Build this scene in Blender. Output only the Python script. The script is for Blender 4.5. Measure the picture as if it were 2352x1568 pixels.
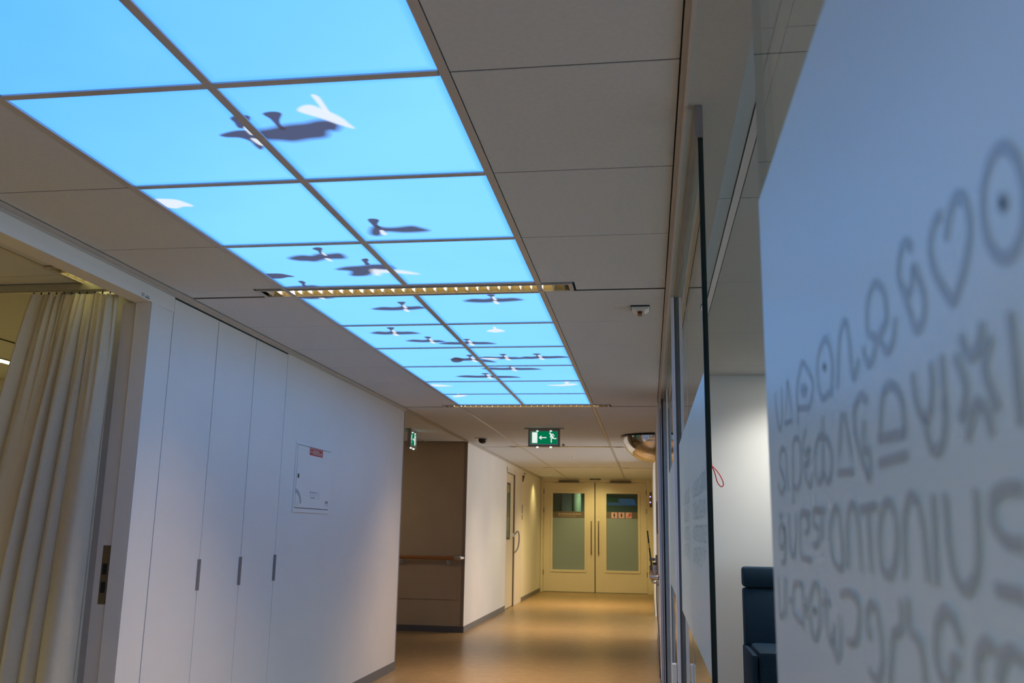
import bpy, bmesh, math, random
from mathutils import Vector, Matrix
random.seed(4)
sc = bpy.context.scene
for o in list(bpy.data.objects):
    bpy.data.objects.remove(o, do_unlink=True)
COL = sc.collection

# ------------------------------------------------------------------ camera
cam = bpy.data.cameras.new('camera')
cam.sensor_width = 36.0
cam.lens = 36.0 * 2096.4259 / 2352
cam.clip_start = 0.02
cam.dof.use_dof = True
cam.dof.focus_distance = 4.6
cam.dof.aperture_fstop = 6.0
co = bpy.data.objects.new('camera', cam)
COL.objects.link(co)
yaw, pitch, roll = 0.14921924, 0.20368565, 0.01683849
cy, sy, cp, sp = math.cos(yaw), math.sin(yaw), math.cos(pitch), math.sin(pitch)
F = Vector((-sy * cp, cy * cp, sp))
R0 = Vector((cy, sy, 0))
U0 = R0.cross(F)
R = R0 * math.cos(roll) + U0 * math.sin(roll)
U = -R0 * math.sin(roll) + U0 * math.cos(roll)
M = Matrix((R, U, -F)).transposed().to_4x4()
M.translation = Vector((1.26246743, -1.57292702, 1.4353299))
co.matrix_world = M
sc.camera = co

# ------------------------------------------------------------------ world, lights, exposure
w = bpy.data.worlds.new('world')
w.use_nodes = True
w.node_tree.nodes['Background'].inputs[0].default_value = (0.75, 0.85, 1.0, 1)
w.node_tree.nodes['Background'].inputs[1].default_value = 0.05
sc.world = w

def area(name, loc, rot, sx, sy_, energy, col, spread=180):
    l = bpy.data.lights.new(name, 'AREA')
    l.shape = 'RECTANGLE'
    l.size, l.size_y, l.energy, l.color = sx, sy_, energy, col
    l.spread = math.radians(spread)
    o = bpy.data.objects.new(name, l)
    o.location, o.rotation_euler = loc, rot
    COL.objects.link(o)
    return o

def spot(name, loc, target, energy, col, angle=70, blend=0.6, size=0.05):
    l = bpy.data.lights.new(name, 'SPOT')
    l.energy, l.color, l.spot_size, l.spot_blend, l.shadow_soft_size = energy, col, math.radians(angle), blend, size
    o = bpy.data.objects.new(name, l)
    o.location = loc
    o.rotation_euler = (Vector(target) - Vector(loc)).to_track_quat('-Z', 'Y').to_euler()
    COL.objects.link(o)
    return o

DAY = (0.66, 0.80, 1.0)
WARM = (1.0, 0.77, 0.28)
# daylight entering through the windows of the glazed room on the right
area('daylight_room', (5.55, 1.2, 1.55), (0, math.radians(90), 0), 1.7, 7.0, 92, DAY)
# daylight at the end of the side opening on the right, opposite the second wall
area('daylight_side', (4.44, 13.4, 1.5), (0, math.radians(90), 0), 2.0, 3.2, 92, (0.95, 0.97, 1.0))
# spot lamps, fixtures unseen, over the double door and beside the left wall at the far end
spot('unseen_spot_door', (0.0, 19.6, 2.66), (0.05, 21.0, 1.0), 72, WARM, 95, 0.8)
spot('unseen_spot_wall', (-0.95, 19.55, 2.66), (-1.36, 19.6, 1.2), 26, WARM, 110, 0.9)
spot('fill_floor', (0.0, 17.6, 2.66), (0.0, 17.9, 0.0), 150, WARM, 130, 0.9)  # added fill lamp, brightens far floor and, by bounce, the ceiling
spot('fill_behind_door', (-0.2, 22.4, 2.62), (-0.4, 23.0, 0.0), 40, (0.8, 1.0, 0.6), 150, 0.9)  # added greenish fill lamp to lift the dark door panes
spot('fill_passage', (-3.6, 9.9, 2.66), (-3.2, 11.2, 0.6), 60, (1.0, 0.80, 0.55), 150, 0.9, 0.5)  # added fill lamp to lighten the taupe passage wall

spot('fill_middle', (0.0, 14.4, 2.66), (0.0, 14.6, 0.0), 60, (1.0, 0.80, 0.42), 130, 0.9)  # added warm fill lamp for the middle of the corridor

sc.view_settings.view_transform = 'Standard'
sc.view_settings.look = 'None'
sc.view_settings.gamma = 1.0
sc.view_settings.use_curve_mapping = False
sc.view_settings.exposure = 0.08
cy_ = sc.cycles
cy_.use_denoising = True
cy_.max_bounces = 10
cy_.diffuse_bounces = 6
cy_.glossy_bounces = 5
cy_.transparent_max_bounces = 24
cy_.sample_clamp_indirect = 4.0
cy_.caustics_reflective = False
cy_.caustics_refractive = False

# ------------------------------------------------------------------ materials
def nmat(name):
    m = bpy.data.materials.new(name)
    m.use_nodes = True
    nt = m.node_tree
    for n in list(nt.nodes):
        if n.type != 'OUTPUT_MATERIAL':
            nt.nodes.remove(n)
    return m, nt, nt.nodes['Material Output']

def paint(name, col, rough=0.6, metal=0.0, var=0.04, scale=6.0, bump=0.0, bscale=200.0, spec=0.5, sheen=0):
    m, nt, out = nmat(name)
    b = nt.nodes.new('ShaderNodeBsdfPrincipled')
    b.inputs['Roughness'].default_value = rough
    b.inputs['Metallic'].default_value = metal
    b.inputs['Specular IOR Level'].default_value = spec
    tc = nt.nodes.new('ShaderNodeTexCoord')
    if var:
        n = nt.nodes.new('ShaderNodeTexNoise')
        n.inputs['Scale'].default_value = scale
        n.inputs['Detail'].default_value = 4
        nt.links.new(tc.outputs['Object'], n.inputs['Vector'])
        r = nt.nodes.new('ShaderNodeValToRGB')
        r.color_ramp.elements[0].position, r.color_ramp.elements[1].position = 0.3, 0.7
        r.color_ramp.elements[0].color = (*[c * (1 - var) for c in col], 1)
        r.color_ramp.elements[1].color = (*[min(1, c * (1 + var)) for c in col], 1)
        nt.links.new(n.outputs['Fac'], r.inputs['Fac'])
        nt.links.new(r.outputs['Color'], b.inputs['Base Color'])
    else:
        b.inputs['Base Color'].default_value = (*col, 1)
    if bump:
        n2 = nt.nodes.new('ShaderNodeTexNoise')
        n2.inputs['Scale'].default_value = bscale
        n2.inputs['Detail'].default_value = 2
        nt.links.new(tc.outputs['Object'], n2.inputs['Vector'])
        bp = nt.nodes.new('ShaderNodeBump')
        bp.inputs['Strength'].default_value = bump
        bp.inputs['Distance'].default_value = 0.002
        nt.links.new(n2.outputs['Fac'], bp.inputs['Height'])
        nt.links.new(bp.outputs['Normal'], b.inputs['Normal'])
    nt.links.new(b.outputs['BSDF'], out.inputs['Surface'])
    return m

def emit(name, col, strength):
    m, nt, out = nmat(name)
    e = nt.nodes.new('ShaderNodeEmission')
    e.inputs[0].default_value = (*col, 1)
    e.inputs[1].default_value = strength
    nt.links.new(e.outputs[0], out.inputs['Surface'])
    return m

WALL = paint('wall_paint', (0.80, 0.80, 0.79), 0.5, var=0.02, scale=2.0, bump=0.06, bscale=350)
WALLFAR = paint('wall_paint_cream', (0.80, 0.79, 0.74), 0.5, var=0.02, scale=2.0, bump=0.06, bscale=350)
LAMIN = paint('white_laminate', (0.80, 0.80, 0.80), 0.42, var=0.015, scale=3.0)
FRAMEW = paint('frame_lacquer', (0.74, 0.71, 0.66), 0.45, var=0.02)
TAUPE = paint('taupe_paint', (0.42, 0.335, 0.235), 0.55, var=0.03, scale=3.0, bump=0.06, bscale=350)
TAUPED = paint('taupe_guard', (0.26, 0.20, 0.15), 0.5, var=0.03)
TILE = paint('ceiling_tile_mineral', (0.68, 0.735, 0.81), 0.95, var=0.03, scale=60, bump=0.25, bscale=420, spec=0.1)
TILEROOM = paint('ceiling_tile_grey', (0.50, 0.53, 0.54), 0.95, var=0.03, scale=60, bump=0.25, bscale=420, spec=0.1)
TILESHADE = paint('ceiling_tile_joint_shade', (0.10, 0.09, 0.08), 0.95, var=0.1, scale=200, spec=0.1)  # dark tile sides paint the shade in the joints between tiles
WALLROOM = paint('wall_paint_room', (0.66, 0.67, 0.66), 0.55, var=0.02, scale=2.0, bump=0.06, bscale=350)
BAR = paint('grid_bar_lacquer', (0.55, 0.54, 0.54), 0.35, var=0, spec=0.6)
VOID = paint('ceiling_void', (0.05, 0.048, 0.045), 0.9, var=0)
SKIRT = paint('skirting_grey', (0.17, 0.17, 0.175), 0.5, var=0.05)
STEEL = paint('brushed_steel', (0.55, 0.54, 0.52), 0.3, metal=1.0, var=0.04, scale=40)
CHROME = paint('chrome', (0.8, 0.8, 0.8), 0.12, metal=1.0, var=0)
BRONZE = paint('dark_bronze_metal', (0.16, 0.14, 0.11), 0.4, metal=0.8, var=0.05)
DGREY = paint('dark_grey_plastic', (0.10, 0.10, 0.11), 0.45, var=0.05)
MGREY = paint('mid_grey_plastic', (0.27, 0.265, 0.28), 0.45, var=0.05)
BLACK = paint('black_plastic', (0.012, 0.012, 0.013), 0.35, var=0)
WPLAST = paint('white_plastic', (0.78, 0.78, 0.77), 0.4, var=0.02)
SHADOW = paint('dark_gap', (0.015, 0.015, 0.015), 0.9, var=0)
ALU = paint('anodised_aluminium', (0.52, 0.52, 0.47), 0.38, metal=0.6, var=0.04, scale=30)
LAV = paint('powder_coated_white', (0.80, 0.78, 0.84), 0.4, var=0.02)
DOORW = paint('door_lacquer', (0.76, 0.70, 0.54), 0.38, var=0.02, scale=3)
WOOD_M, nt, out = nmat('oiled_beech')
b = nt.nodes.new('ShaderNodeBsdfPrincipled'); b.inputs['Roughness'].default_value = 0.4
tc = nt.nodes.new('ShaderNodeTexCoord'); wv = nt.nodes.new('ShaderNodeTexNoise')
mp = nt.nodes.new('ShaderNodeMapping'); mp.inputs['Scale'].default_value = (2, 60, 60)
wv.inputs['Scale'].default_value = 1.0; wv.inputs['Detail'].default_value = 5
nt.links.new(tc.outputs['Object'], mp.inputs[0]); nt.links.new(mp.outputs[0], wv.inputs['Vector'])
rp = nt.nodes.new('ShaderNodeValToRGB')
rp.color_ramp.elements[0].color = (0.23, 0.075, 0.02, 1); rp.color_ramp.elements[1].color = (0.42, 0.17, 0.055, 1)
nt.links.new(wv.outputs['Fac'], rp.inputs[0]); nt.links.new(rp.outputs[0], b.inputs['Base Color'])
nt.links.new(b.outputs[0], out.inputs[0])
NAVY = paint('navy_upholstery', (0.008, 0.030, 0.058), 0.75, var=0.08, scale=90, bump=0.3, bscale=500, spec=0.25)
RED = paint('red_cord', (0.60, 0.03, 0.04), 0.5, var=0)
REDLAB = paint('red_label', (0.50, 0.045, 0.04), 0.5, var=0.03)
PINK = paint('pink_sticker', (0.66, 0.42, 0.47), 0.5, var=0.02)
LABW = paint('label_white_print', (0.85, 0.80, 0.76), 0.5, var=0)
GREYPR = paint('grey_print', (0.42, 0.45, 0.47), 0.5, var=0)
BLUEPR = paint('blue_print', (0.10, 0.17, 0.36), 0.5, var=0)
BROWNPR = paint('brown_print', (0.135, 0.115, 0.095), 0.5, var=0.02)
YELLOW = paint('yellow_band', (0.62, 0.46, 0.02), 0.5, var=0)
GREEN = paint('green_band', (0.03, 0.09, 0.02), 0.5, var=0)

# linoleum floor
LINO, nt, out = nmat('marbled_linoleum')
b = nt.nodes.new('ShaderNodeBsdfPrincipled'); b.inputs['Roughness'].default_value = 0.3
b.inputs['Specular IOR Level'].default_value = 0.45
tc = nt.nodes.new('ShaderNodeTexCoord')
n1 = nt.nodes.new('ShaderNodeTexNoise'); n1.inputs['Scale'].default_value = 9; n1.inputs['Detail'].default_value = 8
n1.inputs['Roughness'].default_value = 0.65; n1.inputs['Distortion'].default_value = 1.2
nt.links.new(tc.outputs['Object'], n1.inputs['Vector'])
rp = nt.nodes.new('ShaderNodeValToRGB')
rp.color_ramp.elements[0].position, rp.color_ramp.elements[1].position = 0.33, 0.68
rp.color_ramp.elements[0].color = (0.255, 0.163, 0.068, 1); rp.color_ramp.elements[1].color = (0.385, 0.262, 0.118, 1)
nt.links.new(n1.outputs['Fac'], rp.inputs[0]); nt.links.new(rp.outputs[0], b.inputs['Base Color'])
nt.links.new(b.outputs[0], out.inputs[0])

# clear glass: tinted see-through with Fresnel reflection
def glass(name, tint, rough=0.0, ior=1.5):
    m, nt, out = nmat(name)
    t = nt.nodes.new('ShaderNodeBsdfTransparent'); t.inputs[0].default_value = (*tint, 1)
    g = nt.nodes.new('ShaderNodeBsdfGlossy'); g.inputs['Roughness'].default_value = rough
    g.inputs['Color'].default_value = (0.95, 0.97, 0.96, 1)
    f = nt.nodes.new('ShaderNodeFresnel')
    ge = nt.nodes.new('ShaderNodeNewGeometry'); mr_ = nt.nodes.new('ShaderNodeMapRange')   # same reflectance on either side of the thin pane
    mr_.inputs['To Min'].default_value = ior; mr_.inputs['To Max'].default_value = 1 / ior
    nt.links.new(ge.outputs['Backfacing'], mr_.inputs['Value']); nt.links.new(mr_.outputs['Result'], f.inputs['IOR'])
    mx = nt.nodes.new('ShaderNodeMixShader')
    nt.links.new(f.outputs[0], mx.inputs[0]); nt.links.new(t.outputs[0], mx.inputs[1]); nt.links.new(g.outputs[0], mx.inputs[2])
    nt.links.new(mx.outputs[0], out.inputs[0])
    return m
GLASS = glass('clear_glass', (0.95, 0.985, 0.97))
GLASSD = glass('door_glass', (0.55, 0.62, 0.55))
GEDGE = paint('glass_edge_green', (0.010, 0.028, 0.026), 0.2, var=0)
GEDGEL = paint('glass_edge_pale', (0.42, 0.60, 0.60), 0.25, var=0)

def film(name, dcol, tcol, clear, gloss=0.60):
    m, nt, out = nmat(name)
    d = nt.nodes.new('ShaderNodeBsdfDiffuse'); d.inputs[0].default_value = (*dcol, 1)
    t = nt.nodes.new('ShaderNodeBsdfTranslucent'); t.inputs[0].default_value = (*tcol, 1)
    c = nt.nodes.new('ShaderNodeBsdfTransparent')
    a = nt.nodes.new('ShaderNodeAddShader'); mx = nt.nodes.new('ShaderNodeMixShader'); mx.inputs[0].default_value = clear
    nt.links.new(d.outputs[0], a.inputs[0]); nt.links.new(t.outputs[0], a.inputs[1])
    nt.links.new(a.outputs[0], mx.inputs[1]); nt.links.new(c.outputs[0], mx.inputs[2])
    g = nt.nodes.new('ShaderNodeBsdfGlossy'); g.inputs['Roughness'].default_value = 0.32
    f = nt.nodes.new('ShaderNodeLayerWeight'); f.inputs['Blend'].default_value = 0.25
    fm_ = nt.nodes.new('ShaderNodeMath'); fm_.operation = 'MULTIPLY'; fm_.inputs[1].default_value = gloss
    nt.links.new(f.outputs['Facing'], fm_.inputs[0])
    m3 = nt.nodes.new('ShaderNodeMixShader')
    nt.links.new(fm_.outputs[0], m3.inputs[0]); nt.links.new(mx.outputs[0], m3.inputs[1]); nt.links.new(g.outputs[0], m3.inputs[2])
    nt.links.new(m3.outputs[0], out.inputs[0])
    return m
FILM = film('frosted_film', (0.48, 0.57, 0.56), (0.38, 0.42, 0.41), 0.04)
FILMD = film('frosted_film_door', (0.25, 0.32, 0.36), (0.28, 0.31, 0.28), 0.03)
LETTER = film('frosted_film_lettering', (0.31, 0.365, 0.365), (0.24, 0.28, 0.27), 0.04, 0.5)

# curtain cloth
CLOTH, nt, out = nmat('cream_curtain_cloth')
d = nt.nodes.new('ShaderNodeBsdfDiffuse'); t = nt.nodes.new('ShaderNodeBsdfTranslucent'); mx = nt.nodes.new('ShaderNodeMixShader')
tc = nt.nodes.new('ShaderNodeTexCoord'); n1 = nt.nodes.new('ShaderNodeTexNoise'); n1.inputs['Scale'].default_value = 40
nt.links.new(tc.outputs['Object'], n1.inputs['Vector'])
rp = nt.nodes.new('ShaderNodeValToRGB'); rp.color_ramp.elements[0].color = (0.76, 0.72, 0.61, 1); rp.color_ramp.elements[1].color = (0.82, 0.78, 0.67, 1)
nt.links.new(n1.outputs['Fac'], rp.inputs[0]); nt.links.new(rp.outputs[0], d.inputs[0]); nt.links.new(rp.outputs[0], t.inputs[0])
mx.inputs[0].default_value = 0.22
nt.links.new(d.outputs[0], mx.inputs[1]); nt.links.new(t.outputs[0], mx.inputs[2]); nt.links.new(mx.outputs[0], out.inputs[0])

# glowing sky panel: printed blue sky, lit from behind, a little dimmer along its rim
SKY, nt, out = nmat('backlit_sky_print')
tc = nt.nodes.new('ShaderNodeTexCoord')
geo = nt.nodes.new('ShaderNodeNewGeometry')
sx = nt.nodes.new('ShaderNodeSeparateXYZ'); nt.links.new(tc.outputs['Generated'], sx.inputs[0])
def mth(op, a, b_=None, clamp=False):
    n = nt.nodes.new('ShaderNodeMath'); n.operation = op; n.use_clamp = clamp
    for i, v in enumerate((a, b_)):
        if v is None: continue
        if isinstance(v, (int, float)): n.inputs[i].default_value = v
        else: nt.links.new(v, n.inputs[i])
    return n.outputs[0]
ex = mth('SUBTRACT', 0.5, mth('ABSOLUTE', mth('SUBTRACT', sx.outputs[0], 0.5)))
ey = mth('SUBTRACT', 0.5, mth('ABSOLUTE', mth('SUBTRACT', sx.outputs[1], 0.5)))
edge = mth('MULTIPLY', mth('MINIMUM', ex, ey), 26.0, True)
sp_ = nt.nodes.new('ShaderNodeSeparateXYZ'); nt.links.new(geo.outputs['Position'], sp_.inputs[0])
grad = mth('ADD', mth('MULTIPLY', mth('ADD', sp_.outputs[1], mth('MULTIPLY', sp_.outputs[0], 0.9)), 0.42), 0.32, True)  # deeper blue near left paints in a vignette-like viewing-angle falloff
n1 = nt.nodes.new('ShaderNodeTexNoise'); n1.inputs['Scale'].default_value = 2.2; n1.inputs['Detail'].default_value = 3
nt.links.new(geo.outputs['Position'], n1.inputs['Vector'])
grad2 = mth('ADD', grad, mth('MULTIPLY', mth('SUBTRACT', n1.outputs['Fac'], 0.5), 0.25), True)
r1 = nt.nodes.new('ShaderNodeValToRGB')
r1.color_ramp.elements[0].color = (0.085, 0.42, 1.5, 1); r1.color_ramp.elements[1].color = (0.235, 0.69, 1.6, 1)
nt.links.new(grad2, r1.inputs[0])
m2 = nt.nodes.new('ShaderNodeMix'); m2.data_type = 'RGBA'; m2.inputs['A'].default_value = (0.13, 0.52, 1.5, 1)
nt.links.new(edge, m2.inputs['Factor']); nt.links.new(r1.outputs[0], m2.inputs['B'])
em = nt.nodes.new('ShaderNodeEmission'); em.inputs[1].default_value = 1.05
nt.links.new(m2.outputs['Result'], em.inputs[0]); nt.links.new(em.outputs[0], out.inputs[0])

# bird print: colour and soft edge come from the mesh's own colour attribute
BIRDM, nt, out = nmat('backlit_bird_print')
at = nt.nodes.new('ShaderNodeVertexColor'); at.layer_name = 'ink'
em = nt.nodes.new('ShaderNodeEmission'); tr = nt.nodes.new('ShaderNodeBsdfTransparent'); mx = nt.nodes.new('ShaderNodeMixShader')
nt.links.new(at.outputs['Color'], em.inputs[0]); nt.links.new(at.outputs['Alpha'], mx.inputs[0])
nt.links.new(tr.outputs[0], mx.inputs[1]); nt.links.new(em.outputs[0], mx.inputs[2]); nt.links.new(mx.outputs[0], out.inputs[0])

LAMP = emit('lamp_glow_warm', (1.0, 0.78, 0.36), 5.0)
LAMPY = emit('lamp_glow_yellow', (1.0, 0.85, 0.45), 1.0)
LAMPW = emit('lamp_glow_white', (1.0, 0.93, 0.80), 3.0)
LED = emit('led_glow', (0.9, 1.0, 0.92), 6.0)
SGREEN = emit('sign_green_glow', (0.0, 0.16, 0.065), 1.0)
SWHITE = emit('sign_white_glow', (0.75, 0.85, 0.80), 1.0)
LEDV = emit('indicator_glow', (0.45, 0.35, 1.0), 2.0)
MIRROR = paint('mirror_acrylic', (0.82, 0.80, 0.76), 0.02, metal=1.0, var=0)
REFL = paint('lamp_reflector', (0.42, 0.36, 0.20), 0.35, var=0)
BLADE = paint('louver_blade_metal', (0.80, 0.78, 0.72), 0.3, var=0)

# ------------------------------------------------------------------ helpers
class MB:
    def __init__(s): s.v, s.f = [], []
    def add(s, vs, fs):
        n = len(s.v); s.v += [tuple(p) for p in vs]; s.f += [tuple(i + n for i in f) for f in fs]; return s
    def box(s, x0, x1, y0, y1, z0, z1):
        return s.add([(x0, y0, z0), (x1, y0, z0), (x1, y1, z0), (x0, y1, z0), (x0, y0, z1), (x1, y0, z1), (x1, y1, z1), (x0, y1, z1)],
                     [(0, 3, 2, 1), (4, 5, 6, 7), (0, 1, 5, 4), (1, 2, 6, 5), (2, 3, 7, 6), (3, 0, 4, 7)])
    def tube(s, pts, r, n=10, cap=True):
        pts = [Vector(p) for p in pts]; rings = []
        prev = None
        for i, p in enumerate(pts):
            d = (pts[min(i + 1, len(pts) - 1)] - pts[max(i - 1, 0)]).normalized()
            if prev is None:
                a = Vector((0, 0, 1)) if abs(d.z) < 0.9 else Vector((1, 0, 0))
                e1 = d.cross(a).normalized()
            else:
                e1 = (prev - d * prev.dot(d)).normalized()
            prev = e1; e2 = d.cross(e1)
            rr = r[i] if isinstance(r, (list, tuple)) else r
            rings.append([p + (e1 * math.cos(2 * math.pi * k / n) + e2 * math.sin(2 * math.pi * k / n)) * rr for k in range(n)])
        base = len(s.v)
        for g in rings: s.v += [tuple(q) for q in g]
        for i in range(len(rings) - 1):
            for k in range(n):
                a, b2 = base + i * n + k, base + i * n + (k + 1) % n
                s.f.append((a, b2, b2 + n, a + n))
        if cap:
            s.f.append(tuple(base + k for k in reversed(range(n))))
            s.f.append(tuple(base + (len(rings) - 1) * n + k for k in range(n)))
        return s
    def lathe(s, c, prof, n=20, a0=0.0, a1=360.0, axis='z'):
        base = len(s.v); full = abs(a1 - a0) >= 359.9; m = n if full else n + 1
        for r_, h in prof:
            for k in range(m):
                a = math.radians(a0 + (a1 - a0) * k / n)
                x_, y_ = r_ * math.cos(a), r_ * math.sin(a)
                q = {'z': (x_, y_, h), 'x': (h, x_, y_), 'y': (x_, h, y_)}[axis]
                s.v.append((c[0] + q[0], c[1] + q[1], c[2] + q[2]))
        for i in range(len(prof) - 1):
            for k in range(n):
                a, b2 = base + i * m + k, base + i * m + (k + 1) % m
                s.f.append((a, b2, b2 + m, a + m))
        return s
    def prism(s, poly, d0, d1, axis='y'):
        # polygon given in the two other axes, pushed from d0 to d1 along axis
        mk = {'y': lambda a, b, d: (a, d, b), 'x': lambda a, b, d: (d, a, b), 'z': lambda a, b, d: (a, b, d)}[axis]
        n = len(poly); vs = [mk(a, b, d0) for a, b in poly] + [mk(a, b, d1) for a, b in poly]
        return s.add(vs, [tuple(range(n)), tuple(range(2 * n - 1, n - 1, -1))] + [(i, (i + 1) % n, n + (i + 1) % n, n + i) for i in range(n)])
    def ribbon(s, pts, w, put):
        # flat stroke of width w along 2-D pts; put maps (a, b) to 3-D
        P = [Vector(p) for p in pts]; L, Rr = [], []
        for i, p in enumerate(P):
            d = (P[min(i + 1, len(P) - 1)] - P[max(i - 1, 0)])
            d = d.normalized() if d.length > 1e-9 else Vector((1, 0))
            nrm = Vector((-d.y, d.x)) * w / 2
            L.append(put(*(p + nrm))); Rr.append(put(*(p - nrm)))
        n = len(P)
        return s.add(L + Rr, [(i, i + 1, n + i + 1, n + i) for i in range(n - 1)])
    def disc(s, c, r, put, n=14):
        return s.add([put(c[0] + r * math.cos(2 * math.pi * k / n), c[1] + r * math.sin(2 * math.pi * k / n)) for k in range(n)], [tuple(range(n))])

def smooth_path(p, k=4):
    out_ = []
    n = len(p)
    if n < 3: return p
    closed = p[0] == p[-1]
    for i in range(n - 1):
        p1, p2 = p[i], p[i + 1]
        p0 = p[i - 1] if i else (p[-2] if closed else p1)
        p3 = p[i + 2] if i + 2 < n else (p[1] if closed else p2)
        for j in range(k):
            t_ = j / k
            out_.append(tuple(0.5 * (2 * b_ + (-a + c) * t_ + (2 * a - 5 * b_ + 4 * c - d_) * t_ ** 2 + (-a + 3 * b_ - 3 * c + d_) * t_ ** 3)
                              for a, b_, c, d_ in zip(p0, p1, p2, p3)))
    out_.append(p[-1])
    return out_

def wloc(o):
    v = Vector((0, 0, 0))
    while o is not None:
        v += o.location; o = o.parent
    return v

def obj(name, mb, m, parent=None, bevel=0.0, smooth=False, recalc=True, origin=None):
    me = bpy.data.meshes.new(name)
    off = Vector(origin) if origin is not None else (wloc(parent) if parent else Vector((0, 0, 0)))
    me.from_pydata([tuple(Vector(v) - off) for v in mb.v], [], mb.f)
    if recalc or bevel:
        bm = bmesh.new(); bm.from_mesh(me)
        bmesh.ops.recalc_face_normals(bm, faces=bm.faces)
        if bevel:
            es = [e for e in bm.edges if len(e.link_faces) == 2 and e.calc_face_angle(0) > 0.5]
            bmesh.ops.bevel(bm, geom=es, offset=bevel, segments=2, profile=0.5, affect='EDGES', clamp_overlap=True)
        bm.to_mesh(me); bm.free()
    if smooth:
        for p in me.polygons: p.use_smooth = True
        if smooth != 'all':
            try: me.set_sharp_from_angle(angle=math.radians(40))
            except Exception: pass
    me.materials.append(m)
    o = bpy.data.objects.new(name, me)
    COL.objects.link(o)
    if parent:
        o.parent = parent
        if origin is not None: o.location = off - wloc(parent)
    elif origin is not None:
        o.location = off
    return o

def box(name, x0, x1, y0, y1, z0, z1, m, parent=None, bevel=0.0, **k):
    return obj(name, MB().box(x0, x1, y0, y1, z0, z1), m, parent, bevel, **k)

def empty(name, loc):
    o = bpy.data.objects.new(name, None)
    o.location = loc; o.empty_display_size = 0.1
    COL.objects.link(o)
    return o

def tag(o, label=None, cat=None, group=None, kind=None):
    if label: o['label'] = label
    if cat: o['category'] = cat
    if group: o['group'] = group
    if kind: o['kind'] = kind
    return o

def struct(o): o['kind'] = 'structure'; return o

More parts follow.
